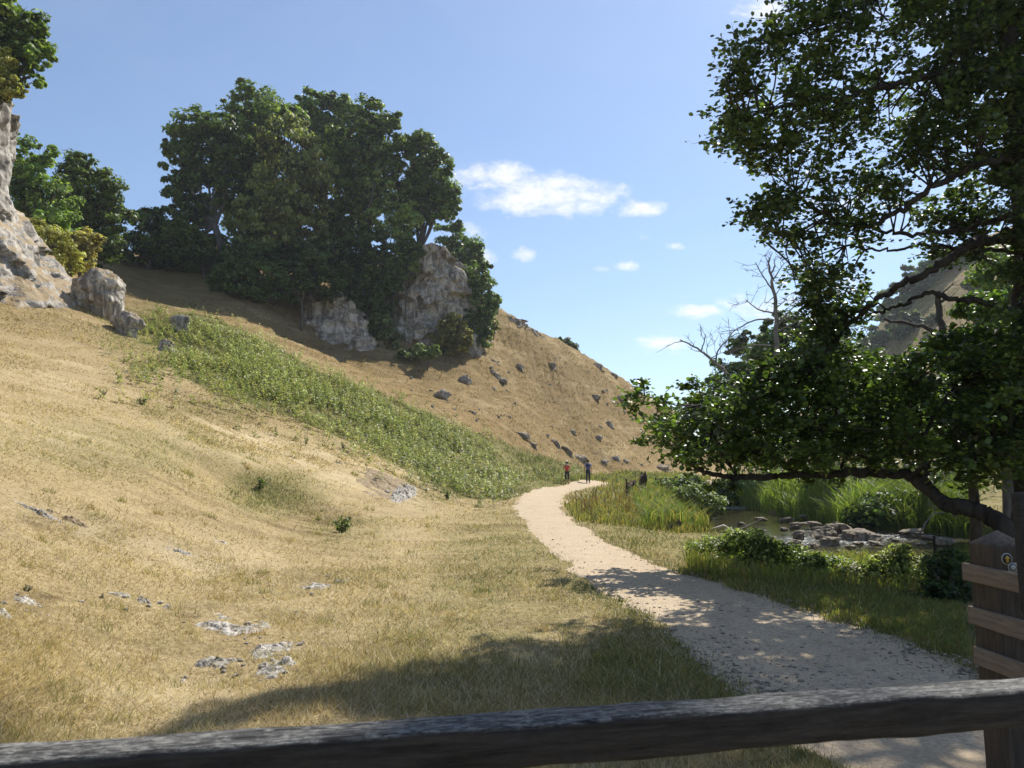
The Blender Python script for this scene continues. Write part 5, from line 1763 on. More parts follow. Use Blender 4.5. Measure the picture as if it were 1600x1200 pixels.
    blades('meadow_grass', 'short sun-bleached turf', Pt, hgt, wid, lean, np.clip(c, .01, .9), M_blade, r)


meadow()


def bank_grass():
    r = np.random.default_rng(6)
    polys = [([(880, 790), (960, 758), (1000, 752), (1110, 800), (1120, 830), (1060, 835), (960, 820), (900, 815)], 9000, (.10, .28), (.16, .155, .06)),
             ([(985, 780), (1020, 745), (1100, 752), (1122, 800), (1110, 830), (1010, 828)], 7000, (.3, .75), (.13, .165, .05)),
             ([(1060, 890), (1180, 905), (1500, 930), (1520, 1030), (1400, 1020), (1230, 955), (1110, 910)], 26000, (.03, .09), (.16, .18, .05)),
             ([(1080, 850), (1260, 870), (1480, 880), (1500, 930), (1200, 915), (1070, 895)], 7000, (.12, .32), (.17, .19, .05)),
             ([(950, 990), (1080, 1040), (1200, 1090), (1150, 1130), (900, 1080)], 3000, (.03, .08), (.19, .18, .075)),
             ([(870, 752), (985, 738), (1110, 745), (1110, 752), (960, 760)], 4500, (.25, .6), (.14, .155, .07))]
    P_, H_, W_, C_ = [], [], [], []
    for poly, n_, hr, col in polys:
        q = poly_pts(poly, n_, r)
        Pt = ground_pts(q[:, 0], q[:, 1])
        Pt = Pt[off_path(Pt, .05)]
        m = len(Pt)
        cl = fbm2(Pt[:, 0], Pt[:, 1], .8, 301, 3)
        P_.append(Pt)
        H_.append(r.uniform(*hr, m) * (1 + .5 * cl))
        W_.append(np.maximum(.006, Pt[:, 1] / 768 * .8))
        cc = np.array(col)[None] * r.uniform(.55, 1.45, (m, 1)) * np.array([1, 1, 1])
        dry = (r.random(m) < .22)[:, None]
        C_.append(np.where(dry, np.array([.34, .25, .10])[None] * r.uniform(.7, 1.2, (m, 1)), cc))
    P_, H_, W_, C_ = map(np.concatenate, (P_, H_, W_, C_))
    qd = np.vstack([poly_pts([(880, 790), (960, 760), (1000, 756), (1010, 800), (960, 815), (900, 812)], 150, r), poly_pts([(1010, 755), (1100, 760), (1110, 800)], 120, r)])
    D_ = ground_pts(qd[:, 0], qd[:, 1])
    D_ = D_[off_path(D_, .3)]
    P_ = np.vstack([P_, D_])
    H_ = np.concatenate([H_, r.uniform(.35, .8, len(D_))])
    W_ = np.concatenate([W_, np.maximum(.02, D_[:, 1] / 768 * .9)])
    C_ = np.vstack([C_, np.array([.14, .080, .038])[None] * r.uniform(.6, 1.5, (len(D_), 1))])
    blades('bank_grass', 'longer green grass on the river bank', P_, H_, W_, r.uniform(.05, .5, len(P_)), C_, M_lush, r, 2)


bank_grass()


def reeds():
    r = np.random.default_rng(8)
    n_ = 15000
    px = r.uniform(1108, 1510, n_)
    lo = np.interp(px, [1108, 1200, 1300, 1400, 1510], [796, 808, 826, 832, 836])
    base_d = np.interp(px, [1108, 1150, 1200, 1300, 1400, 1510], [48, 40, 33, 27, 25, 23.5])
    d = base_d + r.uniform(0, 1, n_) ** 1.3 * 9
    a = (px - 800) / 1200.0
    x = a * d * 1.0
    y = d
    rd, rw = dist_poly(x, y, RL, RW)
    ok = rd > rw + .15
    x, y, px = x[ok], y[ok], px[ok]
    Pt = np.stack([x, y, Hs(x, y) - .05], 1)
    Pt[:, 2] = np.maximum(Pt[:, 2], WATER_Z - .1)
    m = len(Pt)
    cl = fbm2(x, y, .55, 401, 3)
    hgt = r.uniform(.5, 1.35, m) * (1 + .6 * cl) * np.interp(px, [1108, 1300, 1380, 1510], [1, 1, .85, .8])
    col = np.array([[.17, .23, .045], [.22, .28, .065], [.11, .16, .03], [.26, .28, .09]])[r.integers(0, 4, m)] * (1 + .35 * cl[:, None])
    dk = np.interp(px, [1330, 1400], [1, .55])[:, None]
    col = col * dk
    blades('reeds', 'tall bright green sedge along the far bank', Pt, hgt, np.full(m, .045) * r.uniform(.7, 1.3, m), r.uniform(.05, .45, m), np.clip(col, .01, 1), M_lush, r, 2, .45)
    # undergrowth behind
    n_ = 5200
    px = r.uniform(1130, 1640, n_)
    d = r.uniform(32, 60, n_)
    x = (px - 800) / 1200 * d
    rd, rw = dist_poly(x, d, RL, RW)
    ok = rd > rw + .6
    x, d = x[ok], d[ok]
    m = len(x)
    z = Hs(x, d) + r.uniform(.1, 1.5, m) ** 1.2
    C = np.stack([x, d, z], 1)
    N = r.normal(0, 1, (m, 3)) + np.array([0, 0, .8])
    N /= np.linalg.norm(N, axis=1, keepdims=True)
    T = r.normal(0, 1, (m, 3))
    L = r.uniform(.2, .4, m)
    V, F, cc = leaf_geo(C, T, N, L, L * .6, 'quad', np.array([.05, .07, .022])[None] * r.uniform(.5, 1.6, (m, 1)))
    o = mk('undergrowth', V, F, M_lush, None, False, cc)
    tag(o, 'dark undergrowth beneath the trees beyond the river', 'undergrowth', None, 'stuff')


reeds()


def nettles():
    r = np.random.default_rng(9)
    q = poly_pts(NETTLE, 9500, r)
    ed, _ = dist_poly(q[:, 0], q[:, 1], NETTLE + NETTLE[:1])
    q = q[r.random(len(q)) < np.clip(.18 + ed / 26, 0, 1)]
    ext = np.stack([r.uniform(190, 300, 200), r.uniform(565, 600, 200)], 1)
    ext2 = np.stack([r.uniform(160, 330, 60), r.uniform(540, 640, 60)], 1)
    ext3 = np.stack([r.uniform(330, 700, 120), np.zeros(120)], 1)
    ext3[:, 1] = np.interp(ext3[:, 0], [330, 450, 560, 650, 700], [625, 662, 710, 757, 785]) + r.normal(0, 9, 120)
    q = np.vstack([q, ext, ext2, ext3])
    q += r.normal(0, 7, q.shape)
    Pt = ground_pts(q[:, 0], q[:, 1])
    Pt = Pt[off_path(Pt, .3)]
    Pt = Pt[(Pt[:, 1] < 66)]
    cl = fbm2(Pt[:, 0], Pt[:, 1], .45, 501, 3)
    kp = r.random(len(Pt)) < np.clip(.72 + cl * 1.5, .06, 1)
    Pt, cl = Pt[kp], cl[kp]
    m = len(Pt)
    h = r.uniform(.25, .62, m) * (1 + .6 * cl)
    near_path = np.exp(-((Pt[:, 1] - 30) / 5) ** 2)
    h = h * (1 + .25 * near_path)
    k = 20
    t = np.tile(np.linspace(.12, 1, k), m)
    idx = np.repeat(np.arange(m), k)
    az = r.uniform(0, 2 * np.pi, m * k)
    rad = (.20 * (1.1 - t)) * h[idx] + .03
    lean = r.normal(0, .12, (m, 2))
    C = Pt[idx] + np.stack([np.cos(az) * rad + lean[idx, 0] * t, np.sin(az) * rad + lean[idx, 1] * t, t * h[idx]], 1)
    T = np.stack([np.cos(az), np.sin(az), -.35 + r.normal(0, .3, m * k)], 1)
    N = np.stack([np.cos(az) * .4, np.sin(az) * .4, np.ones(m * k)], 1) + r.normal(0, .35, (m * k, 3))
    L = r.uniform(.085, .17, m * k) * (1.15 - .4 * t)
    base = np.array([[.185, .20, .085], [.13, .15, .06], [.23, .235, .11], [.28, .25, .13]])[r.integers(0, 4, m)]
    col = base[idx] * r.uniform(.75, 1.3, (m * k, 1)) * (.85 + .4 * t[:, None])
    V, F, cc = leaf_geo(C, T, N, L, L * .5, 'quad', col)
    # pale flower heads on some stems
    fl = r.random(m) < np.clip(.10 + .5 * (Pt[:, 1] > 43) * (Pt[:, 0] < -12), 0, .5)
    fp = Pt[fl] + np.stack([lean[fl, 0], lean[fl, 1], h[fl] * 1.05], 1)
    fi = np.repeat(np.arange(len(fp)), 4)
    Cf = fp[fi] + r.normal(0, .05, (len(fi), 3))
    Nf = r.normal(0, 1, (len(fi), 3))
    V2, F2, cc2 = leaf_geo(Cf, r.normal(0, 1, (len(fi), 3)), Nf, np.full(len(fi), .085), np.full(len(fi), .07), 'quad', np.array([.55, .54, .42])[None] * r.uniform(.7, 1.1, (len(fi), 1)))
    F = np.vstack([F, F2 + len(V)])
    o = mk('nettle_patch', np.vstack([V, V2]), F, M_lush, None, False, np.vstack([cc, cc2]))
    tag(o, 'long band of green nettles and thistles across the slope', 'nettles', None, 'stuff')


nettles()


def weed(px, py, h, w, label, seed, name='thistle', n=140, col=(.060, .085, .035), cat='plant', light=(.12, .15, .06)):
    r = np.random.default_rng(seed)
    p = np.array(G(px, py))
    k = p[1] / 1200.0
    root = thing(name, Vector(p), label, cat)
    mb = MB()
    st = []
    for _ in range(6):
        e = p + np.array([r.normal(0, .3) * w * k, r.normal(0, .3) * w * k, h * k * r.uniform(.6, 1)])
        st.append(e)
        mb.tube([p - np.array([0, 0, .03]), (p + e) / 2 + r.normal(0, .02, 3), e], [.008, .006, .003], 5, False)
    mb.build('stem', M_bark_far, root, True)
    i = r.integers(0, 6, n)
    t = r.uniform(.15, 1, n)
    C = p[None] + (np.array(st)[i] - p[None]) * t[:, None] + r.normal(0, .09, (n, 3)) * w * k
    C[:, 2] = np.maximum(C[:, 2], p[2] + .02)
    N = r.normal(0, 1, (n, 3)) + np.array([0, 0, .6])
    L = r.uniform(.5, 1.2, n) * h * k * .22
    V, F, cc = leaf_geo(C, r.normal(0, 1, (n, 3)), N / np.linalg.norm(N, axis=1, keepdims=True), L, L * .45, 'leaf', leaf_cols(col, .2, r.random(n), r, n, light))
    mk('foliage', V, F, M_lush, root, False, cc)


weed(535, 832, 26, 34, 'dark little thistle bush alone on the low turf', 601, n=260, col=(.045, .06, .028))
weed(405, 762, 16, 30, 'dark green weed in the mossy hollow', 602, n=200, col=(.035, .055, .018))
weed(222, 634, 16, 20, 'lone thistle on the turf below the nettle edge', 603)
weed(163, 618, 10, 9, 'tiny thistle furthest left on the open turf', 604, n=70)
weed(478, 694, 13, 10, 'small thistle right of the mossy hollow', 605, n=70)
weed(536, 700, 12, 9, 'small thistle nearest the nettle edge in mid turf', 606, n=70)
weed(699, 778, 18, 12, 'upright dark thistle at the lower corner of the nettles', 607, n=110, col=(.04, .07, .02))
weed(40, 920, 8, 14, 'bright green rosette above the dark scar', 608, name='plantain', n=60, col=(.10, .16, .03), light=(.2, .26, .08))
weed(160, 936, 5, 6, 'tiny green weed by the thin white stones', 609, name='plantain', n=30, col=(.08, .12, .03))
weed(250, 485, 12, 14, 'leafy weed at the top of the nettle band', 610, n=90, col=(.08, .11, .035))

def gravel():
    r = np.random.default_rng(44)
    n_ = 9000
    q = np.stack([r.uniform(800, 1540, n_), 770 + 330 * r.random(n_) ** .7], 1)
    Pt = ground_pts(q[:, 0], q[:, 1])
    pd, pw = dist_poly(Pt[:, 0], Pt[:, 1], PL, PW)
    k = (pd < pw + .12) & (Pt[:, 1] < 30) & (r.random(n_) < .35 + .65 * sstep(pw * .5, pw, pd))
    Pt = Pt[k]
    m = len(Pt)
    oc = np.array([(1, 0, 0), (0, 1, 0), (-1, 0, 0), (0, -1, 0), (0, 0, .7), (0, 0, -.6)], float)
    fc = np.array([(0, 1, 4), (1, 2, 4), (2, 3, 4), (3, 0, 4), (1, 0, 5), (2, 1, 5), (3, 2, 5), (0, 3, 5)])
    s_ = (.006 + .016 * r.random(m) ** 3)
    a = r.uniform(0, 6.28, m)
    V = oc[None] * (1 + r.normal(0, .22, (m, 6, 1))) * s_[:, None, None]
    x = V[..., 0] * np.cos(a)[:, None] - V[..., 1] * np.sin(a)[:, None]
    y = V[..., 0] * np.sin(a)[:, None] + V[..., 1] * np.cos(a)[:, None]
    V = np.stack([x * 1.3, y, V[..., 2]], -1) + Pt[:, None] + np.array([0, 0, .028])
    F = (np.arange(m)[:, None, None] * 6 + fc[None]).reshape(-1, 3)
    cc = np.repeat(np.array([.40, .34, .27])[None] * r.uniform(.45, 1.2, (m, 1)), 6, axis=0)
    m_, w = new_mat('gravel_stone')
    at = w.n('ShaderNodeAttribute', attribute_name='Col')
    finish(w, principled(w, at.outputs['Color'], .9, spec=.2).outputs[0])
    o = mk('gravel', V.reshape(-1, 3), F, m_, None, False, cc)
    tag(o, 'loose gravel on the footpath', 'gravel', None, 'stuff')


gravel()

# ------------------------------------------------------------------ gate and boarded post
M_rail = mat_wood('weathered_rail', (.010, .010, .011), (.045, .042, .040), .5, (1.2, 14, 14), 5)
M_post = mat_wood('old_post', (.038, .030, .023), (.098, .078, .058), .12, (16, 16, 1.2), 4)
M_board = mat_wood('pale_board', (.125, .10, .072), (.26, .21, .155), .0, (1.2, 14, 14), 5)
M_darkwood = mat_wood('dark_upright', (.014, .014, .015), (.05, .047, .043), .1, (14, 14, 1.2), 5)


def wood_bar(name, a, b, h, t, mat, parent, seed=0, wob=.004, nseg=60):
    """a sawn bar between two points, worn edges: a lofted rounded rectangle"""
    a, b = np.array(a, float), np.array(b, float)
    L = np.linalg.norm(b - a)
    ex = (b - a) / L
    ez = np.array([0, 0, 1.0]) - ex * ex[2]
    ez /= np.linalg.norm(ez)
    ey = np.cross(ez, ex)
    prof = []
    rr = .14 * min(h, t)
    for (sx, sz, a0) in [(1, 1, 0), (-1, 1, 90), (-1, -1, 180), (1, -1, 270)]:
        for q in (0, 30, 60, 90):
            an = math.radians(a0 + q)
            prof.append((sx * (t / 2 - rr) + rr * math.cos(an), sz * (h / 2 - rr) + rr * math.sin(an)))
    prof = np.array(prof)
    k = len(prof)
    s = np.linspace(0, L, nseg)
    loc = []
    for i, x in enumerate(s):
        p3 = np.stack([np.full(k, x), prof[:, 0], prof[:, 1]], 1)
        nz = fbm(p3 * np.array([5, 26, 26]) + seed * 7.3, seed, 4)
        nz2 = fbm(p3 * np.array([1.2, 3, 3]) + seed, seed + 3, 2)
        p3[:, 1] += wob * nz * np.sign(prof[:, 0])
        p3[:, 2] += wob * nz * np.sign(prof[:, 1]) + nz2 * wob
        loc.append(p3)
    V = np.concatenate(loc)
    F = []
    fs = []
    for i in range(nseg - 1):
        for j in range(k):
            j2 = (j + 1) % k
            F += [i * k + j, i * k + j2, (i + 1) * k + j2, (i + 1) * k + j]
            fs.append(4)
    F += list(range(k))[::-1]
    fs.append(k)
    F += [(nseg - 1) * k + j for j in range(k)]
    fs.append(k)
    o = mk(name, V, F, mat, None, True, None, fs)
    M = Matrix(((ex[0], ey[0], ez[0], a[0]), (ex[1], ey[1], ez[1], a[1]), (ex[2], ey[2], ez[2], a[2]), (0, 0, 0, 1)))
    if parent is not None:
        o.parent = parent
        M = Matrix.Translation(-parent.location) @ M
    o.matrix_local = M
    return o


gate = thing('wooden_gate', (1.2, 1.86, 0), 'weathered dark wooden gate right in front, lichen on its top rail', 'gate')
ga, gb = np.array([-1.75, 1.21, 1.045]), np.array([1.19, 1.80, 1.045])
gd = (gb - ga) / np.linalg.norm(gb - ga)
wood_bar('top_rail', ga + np.array([.03, .05, .005]), gb + gd * .62 + np.array([.03, .05, .005]), .083, .10, M_rail, gate, 3, .006, 220)
for z in (.72, .42, .16):
    wood_bar('lower_rail', ga + np.array([.03, .05, z - 1.045]), gb + gd * .3 + np.array([.03, .05, z - 1.045]), .085, .045, M_rail, gate, int(z * 50), .004, 60)
for s in (-.05, 2.99 + .10):
    q = ga + gd * s + np.array([.05, .04, 0])
    wood_bar('stile', (q[0], q[1], -.1 if s > 1 else .05), (q[0], q[1], .994), .13, .10, M_post if s > 1 else M_rail, gate, 9, .004, 40)

fence = thing('boarded_fence', (2.65, 4.2, 0), 'stout gatepost with pyramid top and three pale boards nailed across', 'fence')
fdir = np.array([.10, -.995, 0])
fnor = np.array([-.995, -.10, 0])
fA = np.array([2.515, 4.27, 0])
cpost = fA + fdir * .10 - fnor * .10


def post_mesh():
    ex, ey = fdir, -fnor
    zb, zs, zt = -.2, 1.165, 1.245
    V, F = [], []
    lv = np.linspace(zb, zs, 30)
    prof = []
    for (a, b) in [(-.1, -.1), (.1, -.1), (.1, .1), (-.1, .1)]:
        nx = (.1, -.1, -.1, .1)
        prof.append((a, b))
    ring = []
    e = .008
    ring = [(-.1, -.1 + e), (-.1 + e, -.1), (0, -.1), (.1 - e, -.1), (.1, -.1 + e), (.1, 0), (.1, .1 - e), (.1 - e, .1), (0, .1), (-.1 + e, .1), (-.1, .1 - e), (-.1, 0)]
    k = len(ring)
    lean = np.array([-.022, 0, 0])
    for z in lv:
        for (a, b) in ring:
            p = cpost + ex * a + ey * b + lean * (z / 1.2)
            V.append((p[0], p[1], z))
    for (a, b) in ring:
        p = cpost + ex * a * .98 + ey * b * .98 + lean
        V.append((p[0], p[1], zs + .006))
    p = cpost + lean
    V.append((p[0], p[1], zt))
    V = np.array(V)
    V[:-1, :2] += (fbm(V[:-1] * np.array([14, 14, 3]), 5, 3) * .004)[:, None]
    nl = len(lv) + 1
    for i in range(nl - 1):
        for j in range(k):
            F.append((i * k + j, i * k + (j + 1) % k, (i + 1) * k + (j + 1) % k, (i + 1) * k + j))
    for j in range(k):
        F.append(((nl - 1) * k + j, (nl - 1) * k + (j + 1) % k, nl * k))
    mb = MB()
    mb.add(V, F)
    return mb.build('post', M_post, fence, False)


post = post_mesh()
for z, sd, ov in ((1.012, 1, .022), (.785, 2, .0), (.575, 3, -.02)):
    a = fA - fdir * ov + fnor * .017 + np.array([-.018 * z, 0, z])
    b = fA + fdir * 2.2 + fnor * .017 + np.array([0, 0, z - .03])
    wood_bar('board', a, b, .092, .026, M_board, fence, 60 + sd, .003, 80)
# far support for the boards, outside the frame
q = fA + fdir * 2.1 - fnor * .06
wood_bar('post', (q[0], q[1], -.2), (q[0], q[1], 1.2), .12, .11, M_post, fence, 71, .004, 20)
# dark upright bolted to the top board, with its iron latch
q = fA + fdir * .515 + fnor * .088
wood_bar('upright', (q[0] + .004, q[1], .90), (q[0] - .006, q[1], 1.46), .09, .06, M_darkwood, fence, 77, .003, 40)
M_iron = mat_plain('rusty_iron', (.06, .05, .045), .6, .4, 40)
mb = MB()
lt = fA + fdir * .40 + fnor * .045
mb.tube([lt + np.array([0, 0, .88]), lt + fdir * .06 + np.array([0, 0, .885]), lt + fdir * .10 + np.array([0, 0, .90])], [.012, .014, .012], 8)
mb.tube([lt + fdir * .03 + np.array([0, 0, .86]), lt + fdir * .03 + np.array([0, 0, .93])], [.010, .010], 8)
mb.tube([lt - fnor * .05 + fdir * .02 + np.array([0, 0, .90]), lt + fdir * .02 + np.array([0, 0, .90])], [.008, .008], 8)
mb.build('latch', M_iron, fence, True)

# waymark discs on the post's right face
M_white = mat_plain('waymark_white', (.42, .42, .38), .5, .1)
M_black = mat_plain('waymark_black', (.022, .024, .022), .5, .2)
M_yellow = mat_plain('waymark_yellow', (.62, .42, .08), .5, .1)


def waymark(c, r_, square=False):
    """disc lies on the face whose normal is +fdir (towards the camera's right)"""
    nn, ux = fdir, -fnor
    up = np.array([0, 0, 1.0])

    def prism(pts2, off, th):
        n_ = len(pts2)
        A_ = [c + ux * a + up * b + nn * off for a, b in pts2]
        B_ = [c + ux * a + up * b + nn * (off + th) for a, b in pts2]
        F = [tuple(range(n_))[::-1], tuple(range(n_, 2 * n_))] + [(i, (i + 1) % n_, n_ + (i + 1) % n_, n_ + i) for i in range(n_)]
        return A_ + B_, F
    circ = lambda q: [(q * math.cos(t), q * math.sin(t)) for t in np.linspace(0, 2 * np.pi, 32, endpoint=False)]
    mb = MB()
    mb.add(*prism([(-r_, -r_), (r_, -r_), (r_, r_), (-r_, r_)] if square else circ(r_), 0, .004))
    d0 = mb.build('waymark', M_white, fence)
    mb = MB()
    mb.add(*prism(circ(r_ * .84), .004, .002))
    mb.build('waymark_face', M_black, fence).parent = d0
    if not square:
        mb = MB()
        s = r_ * .62
        mb.add(*prism([(-.35 * s, -.9 * s), (.35 * s, -.9 * s), (.35 * s, .05 * s), (.85 * s, .05 * s), (0, .95 * s), (-.85 * s, .05 * s), (-.35 * s, .05 * s)], .006, .002))
        mb.build('arrow', M_yellow, fence).parent = d0
    else:
        mb = MB()
        mb.add(*prism(circ(r_ * .62), .006, .002))
        mb.add(*prism(circ(r_ * .40), .008, .001))
        mb.build('arrow', M_white, fence).parent = d0


fc = cpost + fdir * .101
waymark(fc + fnor * .035 + np.array([-.022, 0, 1.105]), .030)
waymark(fc + fnor * .008 + np.array([-.020, 0, 1.056 + .005]), .024, True)


# ------------------------------------------------------------------ the two walkers
def skin(name, verts, edges, radii, mat, parent, levels=2):
    me = bpy.data.meshes.new(name)
    me.from_pydata([tuple(v) for v in verts], edges, [])
    o = bpy.data.objects.new(name, me)
    COL.objects.link(o)
    md = o.modifiers.new('skin', 'SKIN')
    md.use_smooth_shade = True
    sv = me.skin_vertices[0].data
    for i, q in enumerate(radii):
        sv[i].radius = q if isinstance(q, tuple) else (q, q)
        sv[i].use_root = (i == 0)
    sb = o.modifiers.new('sub', 'SUBSURF')
    sb.levels = levels
    sb.render_levels = levels
    dg = bpy.context.evaluated_depsgraph_get()
    ev = o.evaluated_get(dg)
    nm = bpy.data.meshes.new_from_object(ev)
    bpy.data.objects.remove(o)
    o2 = bpy.data.objects.new(name, nm)
    nm.materials.clear()
    nm.materials.append(mat)
    for p in nm.polygons:
        p.use_smooth = True
    COL.objects.link(o2)
    o2.parent = parent
    return o2


M_skin = mat_plain('skin', (.45, .27, .19), .6, .1)


def person(p, h, label, top, trous, shoe, hair, cap=None, pack=None, bare_calf=False, stride=.16, yaw=0.0, elbows=0.0, woman=False, sleeve=None):
    root = thing('person', p, label, 'person')
    root.rotation_euler = (0, 0, yaw)
    s = h / 1.75
    sw = .17 if woman else .195
    hw = .095 if woman else .085
    # x right, y forward (away from the camera), z up
    J = {'pel': (0, 0, .95), 'wai': (0, 0, 1.08), 'che': (0, .01, 1.30), 'shc': (0, 0, 1.42), 'nec': (0, .01, 1.49), 'he0': (0, .02, 1.57), 'he1': (0, .02, 1.66), 'he2': (0, .01, 1.735),
         'nose': (0, .125, 1.635)}
    for sg, t in ((-1, 'l'), (1, 'r')):
        fw = stride * sg
        J['hip' + t] = (sg * hw, 0, .90)
        J['kne' + t] = (sg * (hw + .005), fw * .55 + .03, .50)
        J['ank' + t] = (sg * (hw + .005), fw - .02, .09)
        J['toe' + t] = (sg * (hw + .025), fw + .15, .035)
        J['hee' + t] = (sg * (hw + .005), fw - .06, .04)
        J['sho' + t] = (sg * sw, 0, 1.40)
        if elbows:
            J['elb' + t] = (sg * (sw + .09), -.02, 1.14)
            J['wri' + t] = (sg * (sw - .02), .18, 1.10)
            J['han' + t] = (sg * (sw - .06), .25, 1.11)
        else:
            J['elb' + t] = (sg * (sw + .06), -.03 - fw * .3, 1.12)
            J['wri' + t] = (sg * (sw + .07), .05 - fw * .55, .89)
            J['han' + t] = (sg * (sw + .068), .07 - fw * .6, .80)
    J = {k: np.array(v) * s for k, v in J.items()}
    R = {'pel': (.15, .11), 'wai': (.125, .09), 'che': (.15, .105), 'shc': (.12, .08), 'nec': .052, 'he0': .072, 'he1': .088, 'he2': .055, 'nose': .012,
         'hip': .088, 'kne': .058, 'ank': .04, 'toe': .034, 'hee': .036, 'sho': .062, 'elb': .042, 'wri': .028, 'han': .032}
    rad = lambda k: tuple(q * s for q in R[k]) if isinstance(R.get(k), tuple) else (R.get(k, R.get(k[:3])) * s if not isinstance(R.get(k, R.get(k[:3])), tuple) else None)
    E = [('pel', 'wai'), ('wai', 'che'), ('che', 'shc'), ('shc', 'nec'), ('nec', 'he0'), ('he0', 'he1'), ('he1', 'he2')]
    for t in 'lr':
        E += [('pel', 'hip' + t), ('hip' + t, 'kne' + t), ('kne' + t, 'ank' + t), ('ank' + t, 'toe' + t), ('ank' + t, 'hee' + t), ('shc', 'sho' + t), ('sho' + t, 'elb' + t), ('elb' + t, 'wri' + t), ('wri' + t, 'han' + t)]

    def sub(keys, extra=1.0, add=0.0, over=None):
        ks = list(keys)
        ed = [(ks.index(a), ks.index(b)) for a, b in E if a in ks and b in ks]
        rr = []
        for k in ks:
            q = (over or {}).get(k, rad(k))
            q = q if isinstance(q, tuple) else (q, q)
            rr.append(tuple(v * extra + add for v in q))
        return [J[k] for k in ks], ed, rr
    keys = ['pel'] + [k for k in J if k not in ('pel', 'nose')]
    v, e, rr = sub(keys)
    v, e, rr = list(v), list(e), list(rr)
    for sg, t in ((-1, 'l'), (1, 'r')):       # fingers and thumb
        h0 = J['han' + t]
        dv = J['han' + t] - J['wri' + t]
        dv = dv / np.linalg.norm(dv)
        sd = np.array([0, 1, 0]) if abs(dv[2]) > .7 else np.array([0, 0, 1.0])
        ib = keys.index('han' + t)
        for k, (o_, ln) in enumerate(((-.027, .065), (-.009, .08), (.009, .076), (.026, .058), (.04, .05))):
            b0 = h0 + sd * o_ * s + dv * (.02 if k < 4 else -.025) * s
            b1 = b0 + dv * ln * s + np.array([-sg * .012, .01, 0]) * s + (sd * .02 * s if k == 4 else 0)
            v += [b0, b1]
            rr += [(.010 * s, .010 * s), (.008 * s, .008 * s)]
            e += [(ib, len(v) - 2), (len(v) - 2, len(v) - 1)]
    body = skin('body', v, e, rr, M_skin, root, 1)
    # clothes
    elb_keys = ['elbl', 'elbr'] if sleeve else []
    J2 = dict(J)
    for t in 'lr':
        J['slv' + t] = J['sho' + t] * .45 + J['elb' + t] * .55
        R['slv'] = .058
    E2 = [('sho' + t, 'slv' + t) for t in 'lr']
    E.extend(E2)
    v, e, rr = sub(['wai', 'pel', 'che', 'shc', 'shol', 'shor', 'slvl', 'slvr'], 1.0, .014 * s)
    skin('shirt', v, e, rr, top, root)
    if bare_calf:
        for t in 'lr':
            J['ca' + t] = J['kne' + t] * .62 + J['ank' + t] * .38
            R['ca' + t] = .052
            E.append(('kne' + t, 'ca' + t))
        v, e, rr = sub(['pel', 'hipl', 'hipr', 'knel', 'kner', 'cal', 'car'], 1.0, .010 * s)
    else:
        v, e, rr = sub(['pel', 'hipl', 'hipr', 'knel', 'kner', 'ankl', 'ankr'], 1.0, .016 * s)
    skin('trousers', v, e, rr, trous, root)
    for t in 'lr':
        v, e, rr = sub(['ank' + t, 'toe' + t, 'hee' + t], 1.0, .010 * s)
        skin('shoe', v, e, rr, shoe, root, 2)

    def blob(name, c, rad_, mat, sub_=3, cut=None):
        V, F = ICO[sub_]
        V = V.copy() * np.array(rad_) * s
        if cut is not None:
            V[:, 2] = np.maximum(V[:, 2], cut * s)
        return mk(name, V + np.array(c) * s, F, mat, None, True)
    hr = blob('hair', (0, -.005, 1.655), (.098, .11, .115), hair, cut=-.055 if not woman else -.10)
    hr.parent = root
    for sg in (-1, 1):                         # ears and the face turned away
        er = blob('ear', (sg * .092, .02, 1.63), (.012, .022, .032), M_skin)
        er.parent = body
    ns = blob('nose', (0, .112, 1.63), (.016, .026, .026), M_skin)
    ns.parent = body
    M_eye = M_black
    for sg in (-1, 1):
        ey = blob('eye', (sg * .034, .098, 1.655), (.012, .008, .008), M_eye)
        ey.parent = body
    mo = blob('mouth', (0, .098, 1.59), (.026, .010, .008), mat_plain('lips', (.35, .14, .12), .5, .1))
    mo.parent = body
    if cap is not None:
        cp = blob('cap', (0, .0, 1.70), (.105, .118, .085), cap, cut=-.012)
        V, F = ICO[3]
        bmv = V * np.array([.09, .12, .012]) * s + np.array([0, .12, 1.69]) * s
        bm_ = mk('brim', bmv, F, cap, None, True)
        cp.parent = root
        bm_.parent = cp
    if pack is not None:
        bm = bmesh.new()
        bmesh.ops.create_cube(bm, size=1.0)
        bmesh.ops.scale(bm, vec=(.30 * s, .17 * s, .46 * s), verts=bm.verts)
        bmesh.ops.bevel(bm, geom=list(bm.edges), offset=.055 * s, segments=4, affect='EDGES')
        bmesh.ops.translate(bm, vec=(0, -.17 * s, 1.22 * s), verts=bm.verts)
        bm.verts.index_update()
        bp = mk('backpack', [tuple(q.co) for q in bm.verts], [i.index for f in bm.faces for i in f.verts], pack[0], None, True, None, [len(f.verts) for f in bm.faces])
        bm.free()
        bp.parent = root
        mb = MB()
        mb.box((0, -.265 * s, 1.13 * s), .22 * s, .06 * s, .20 * s, None, .02 * s)
        pk = mb.build('pocket', pack[1], None, True)
        pk.parent = bp
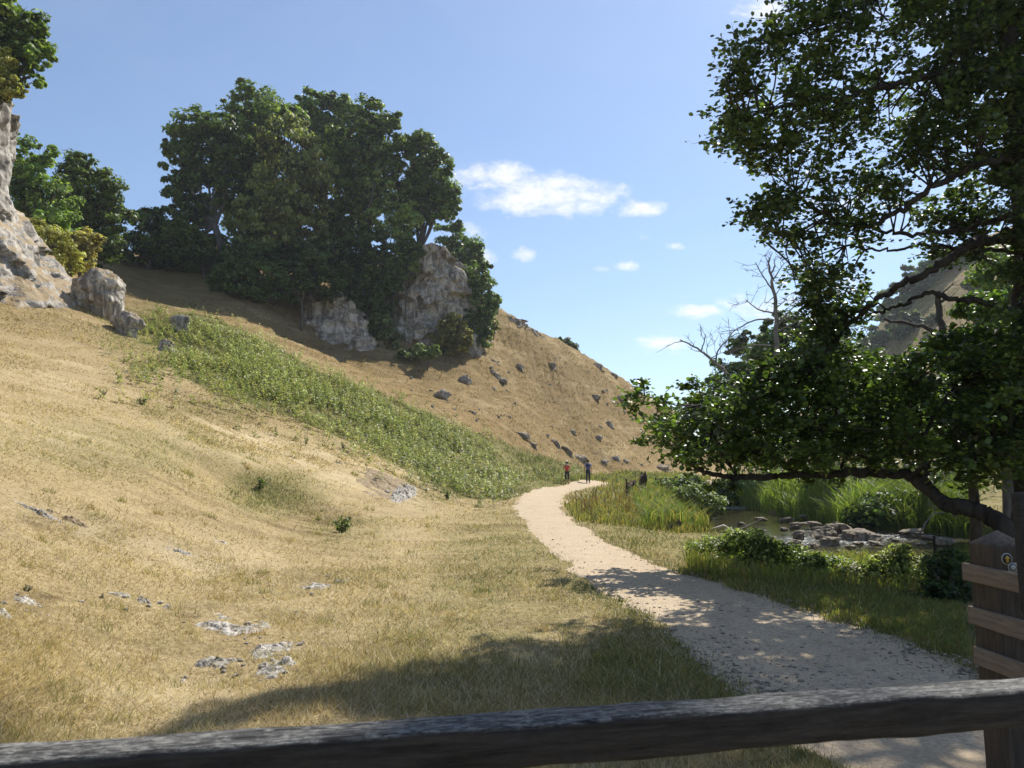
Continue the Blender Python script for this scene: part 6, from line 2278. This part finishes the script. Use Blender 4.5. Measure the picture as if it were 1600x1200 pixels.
        for sg in (-1, 1):
            mb = MB()
            mb.tube(smooth_line([(sg * .10 * s, -.10 * s, 1.44 * s), (sg * .12 * s, .02 * s, 1.49 * s), (sg * .13 * s, .13 * s, 1.36 * s), (sg * .14 * s, .06 * s, 1.12 * s), (sg * .13 * s, -.10 * s, 1.06 * s)], 5), np.full(21, .020 * s), 6)
            st = mb.build('strap', pack[0], None, True)
            st.parent = bp
    return root


pw_ = G(886, 758)
pm_ = G(919, 756)
M_red = mat_plain('red_top', (.55, .075, .060), .85, .15)
M_leg = mat_plain('black_leggings', (.020, .022, .020), .8, .2)
M_navy = mat_plain('navy_pack', (.030, .040, .115), .75, .2)
M_navy2 = mat_plain('blue_pack_pocket', (.10, .11, .24), .75, .2)
M_tee = mat_plain('pale_blue_shirt', (.36, .42, .52), .85, .1)
M_trs = mat_plain('dark_trousers', (.028, .036, .055), .85, .2)
M_shoe = mat_plain('walking_shoe', (.05, .045, .04), .7, .2)
M_hair = mat_plain('dark_hair', (.018, .013, .010), .6, .2)
M_cap = mat_plain('white_cap', (.72, .70, .64), .8, .05)
person(Vector((pw_.x, pw_.y, pw_.z + .03)), 1.66, 'walker in red top, white cap and black leggings on the path', M_red, M_leg, M_shoe, M_hair, cap=M_cap, bare_calf=True, stride=.12, elbows=1, woman=True, yaw=-.15)
person(Vector((pm_.x, pm_.y, pm_.z + .03)), 1.80, 'walker with navy backpack and dark trousers on the path', M_tee, M_trs, M_shoe, M_hair, pack=(M_navy, M_navy2), stride=.04, yaw=-.15)


# ------------------------------------------------------------------ summer haze in the dale
def haze():
    mb = MB()
    mb.box((0, 0, 48), 1330, 1330, 104)
    m, w = new_mat("haze")
    pv = w.n('ShaderNodeVolumePrincipled')
    pv.inputs['Color'].default_value = (.86, .92, 1.0, 1)
    pv.inputs['Density'].default_value = .00030
    pv.inputs['Anisotropy'].default_value = .35
    o = w.n('ShaderNodeOutputMaterial')
    w.l(pv.outputs[0], o.inputs[1])
    ob = mb.build('haze', m)
    tag(ob, 'faint summer haze filling the dale', 'haze', None, 'stuff')


haze()
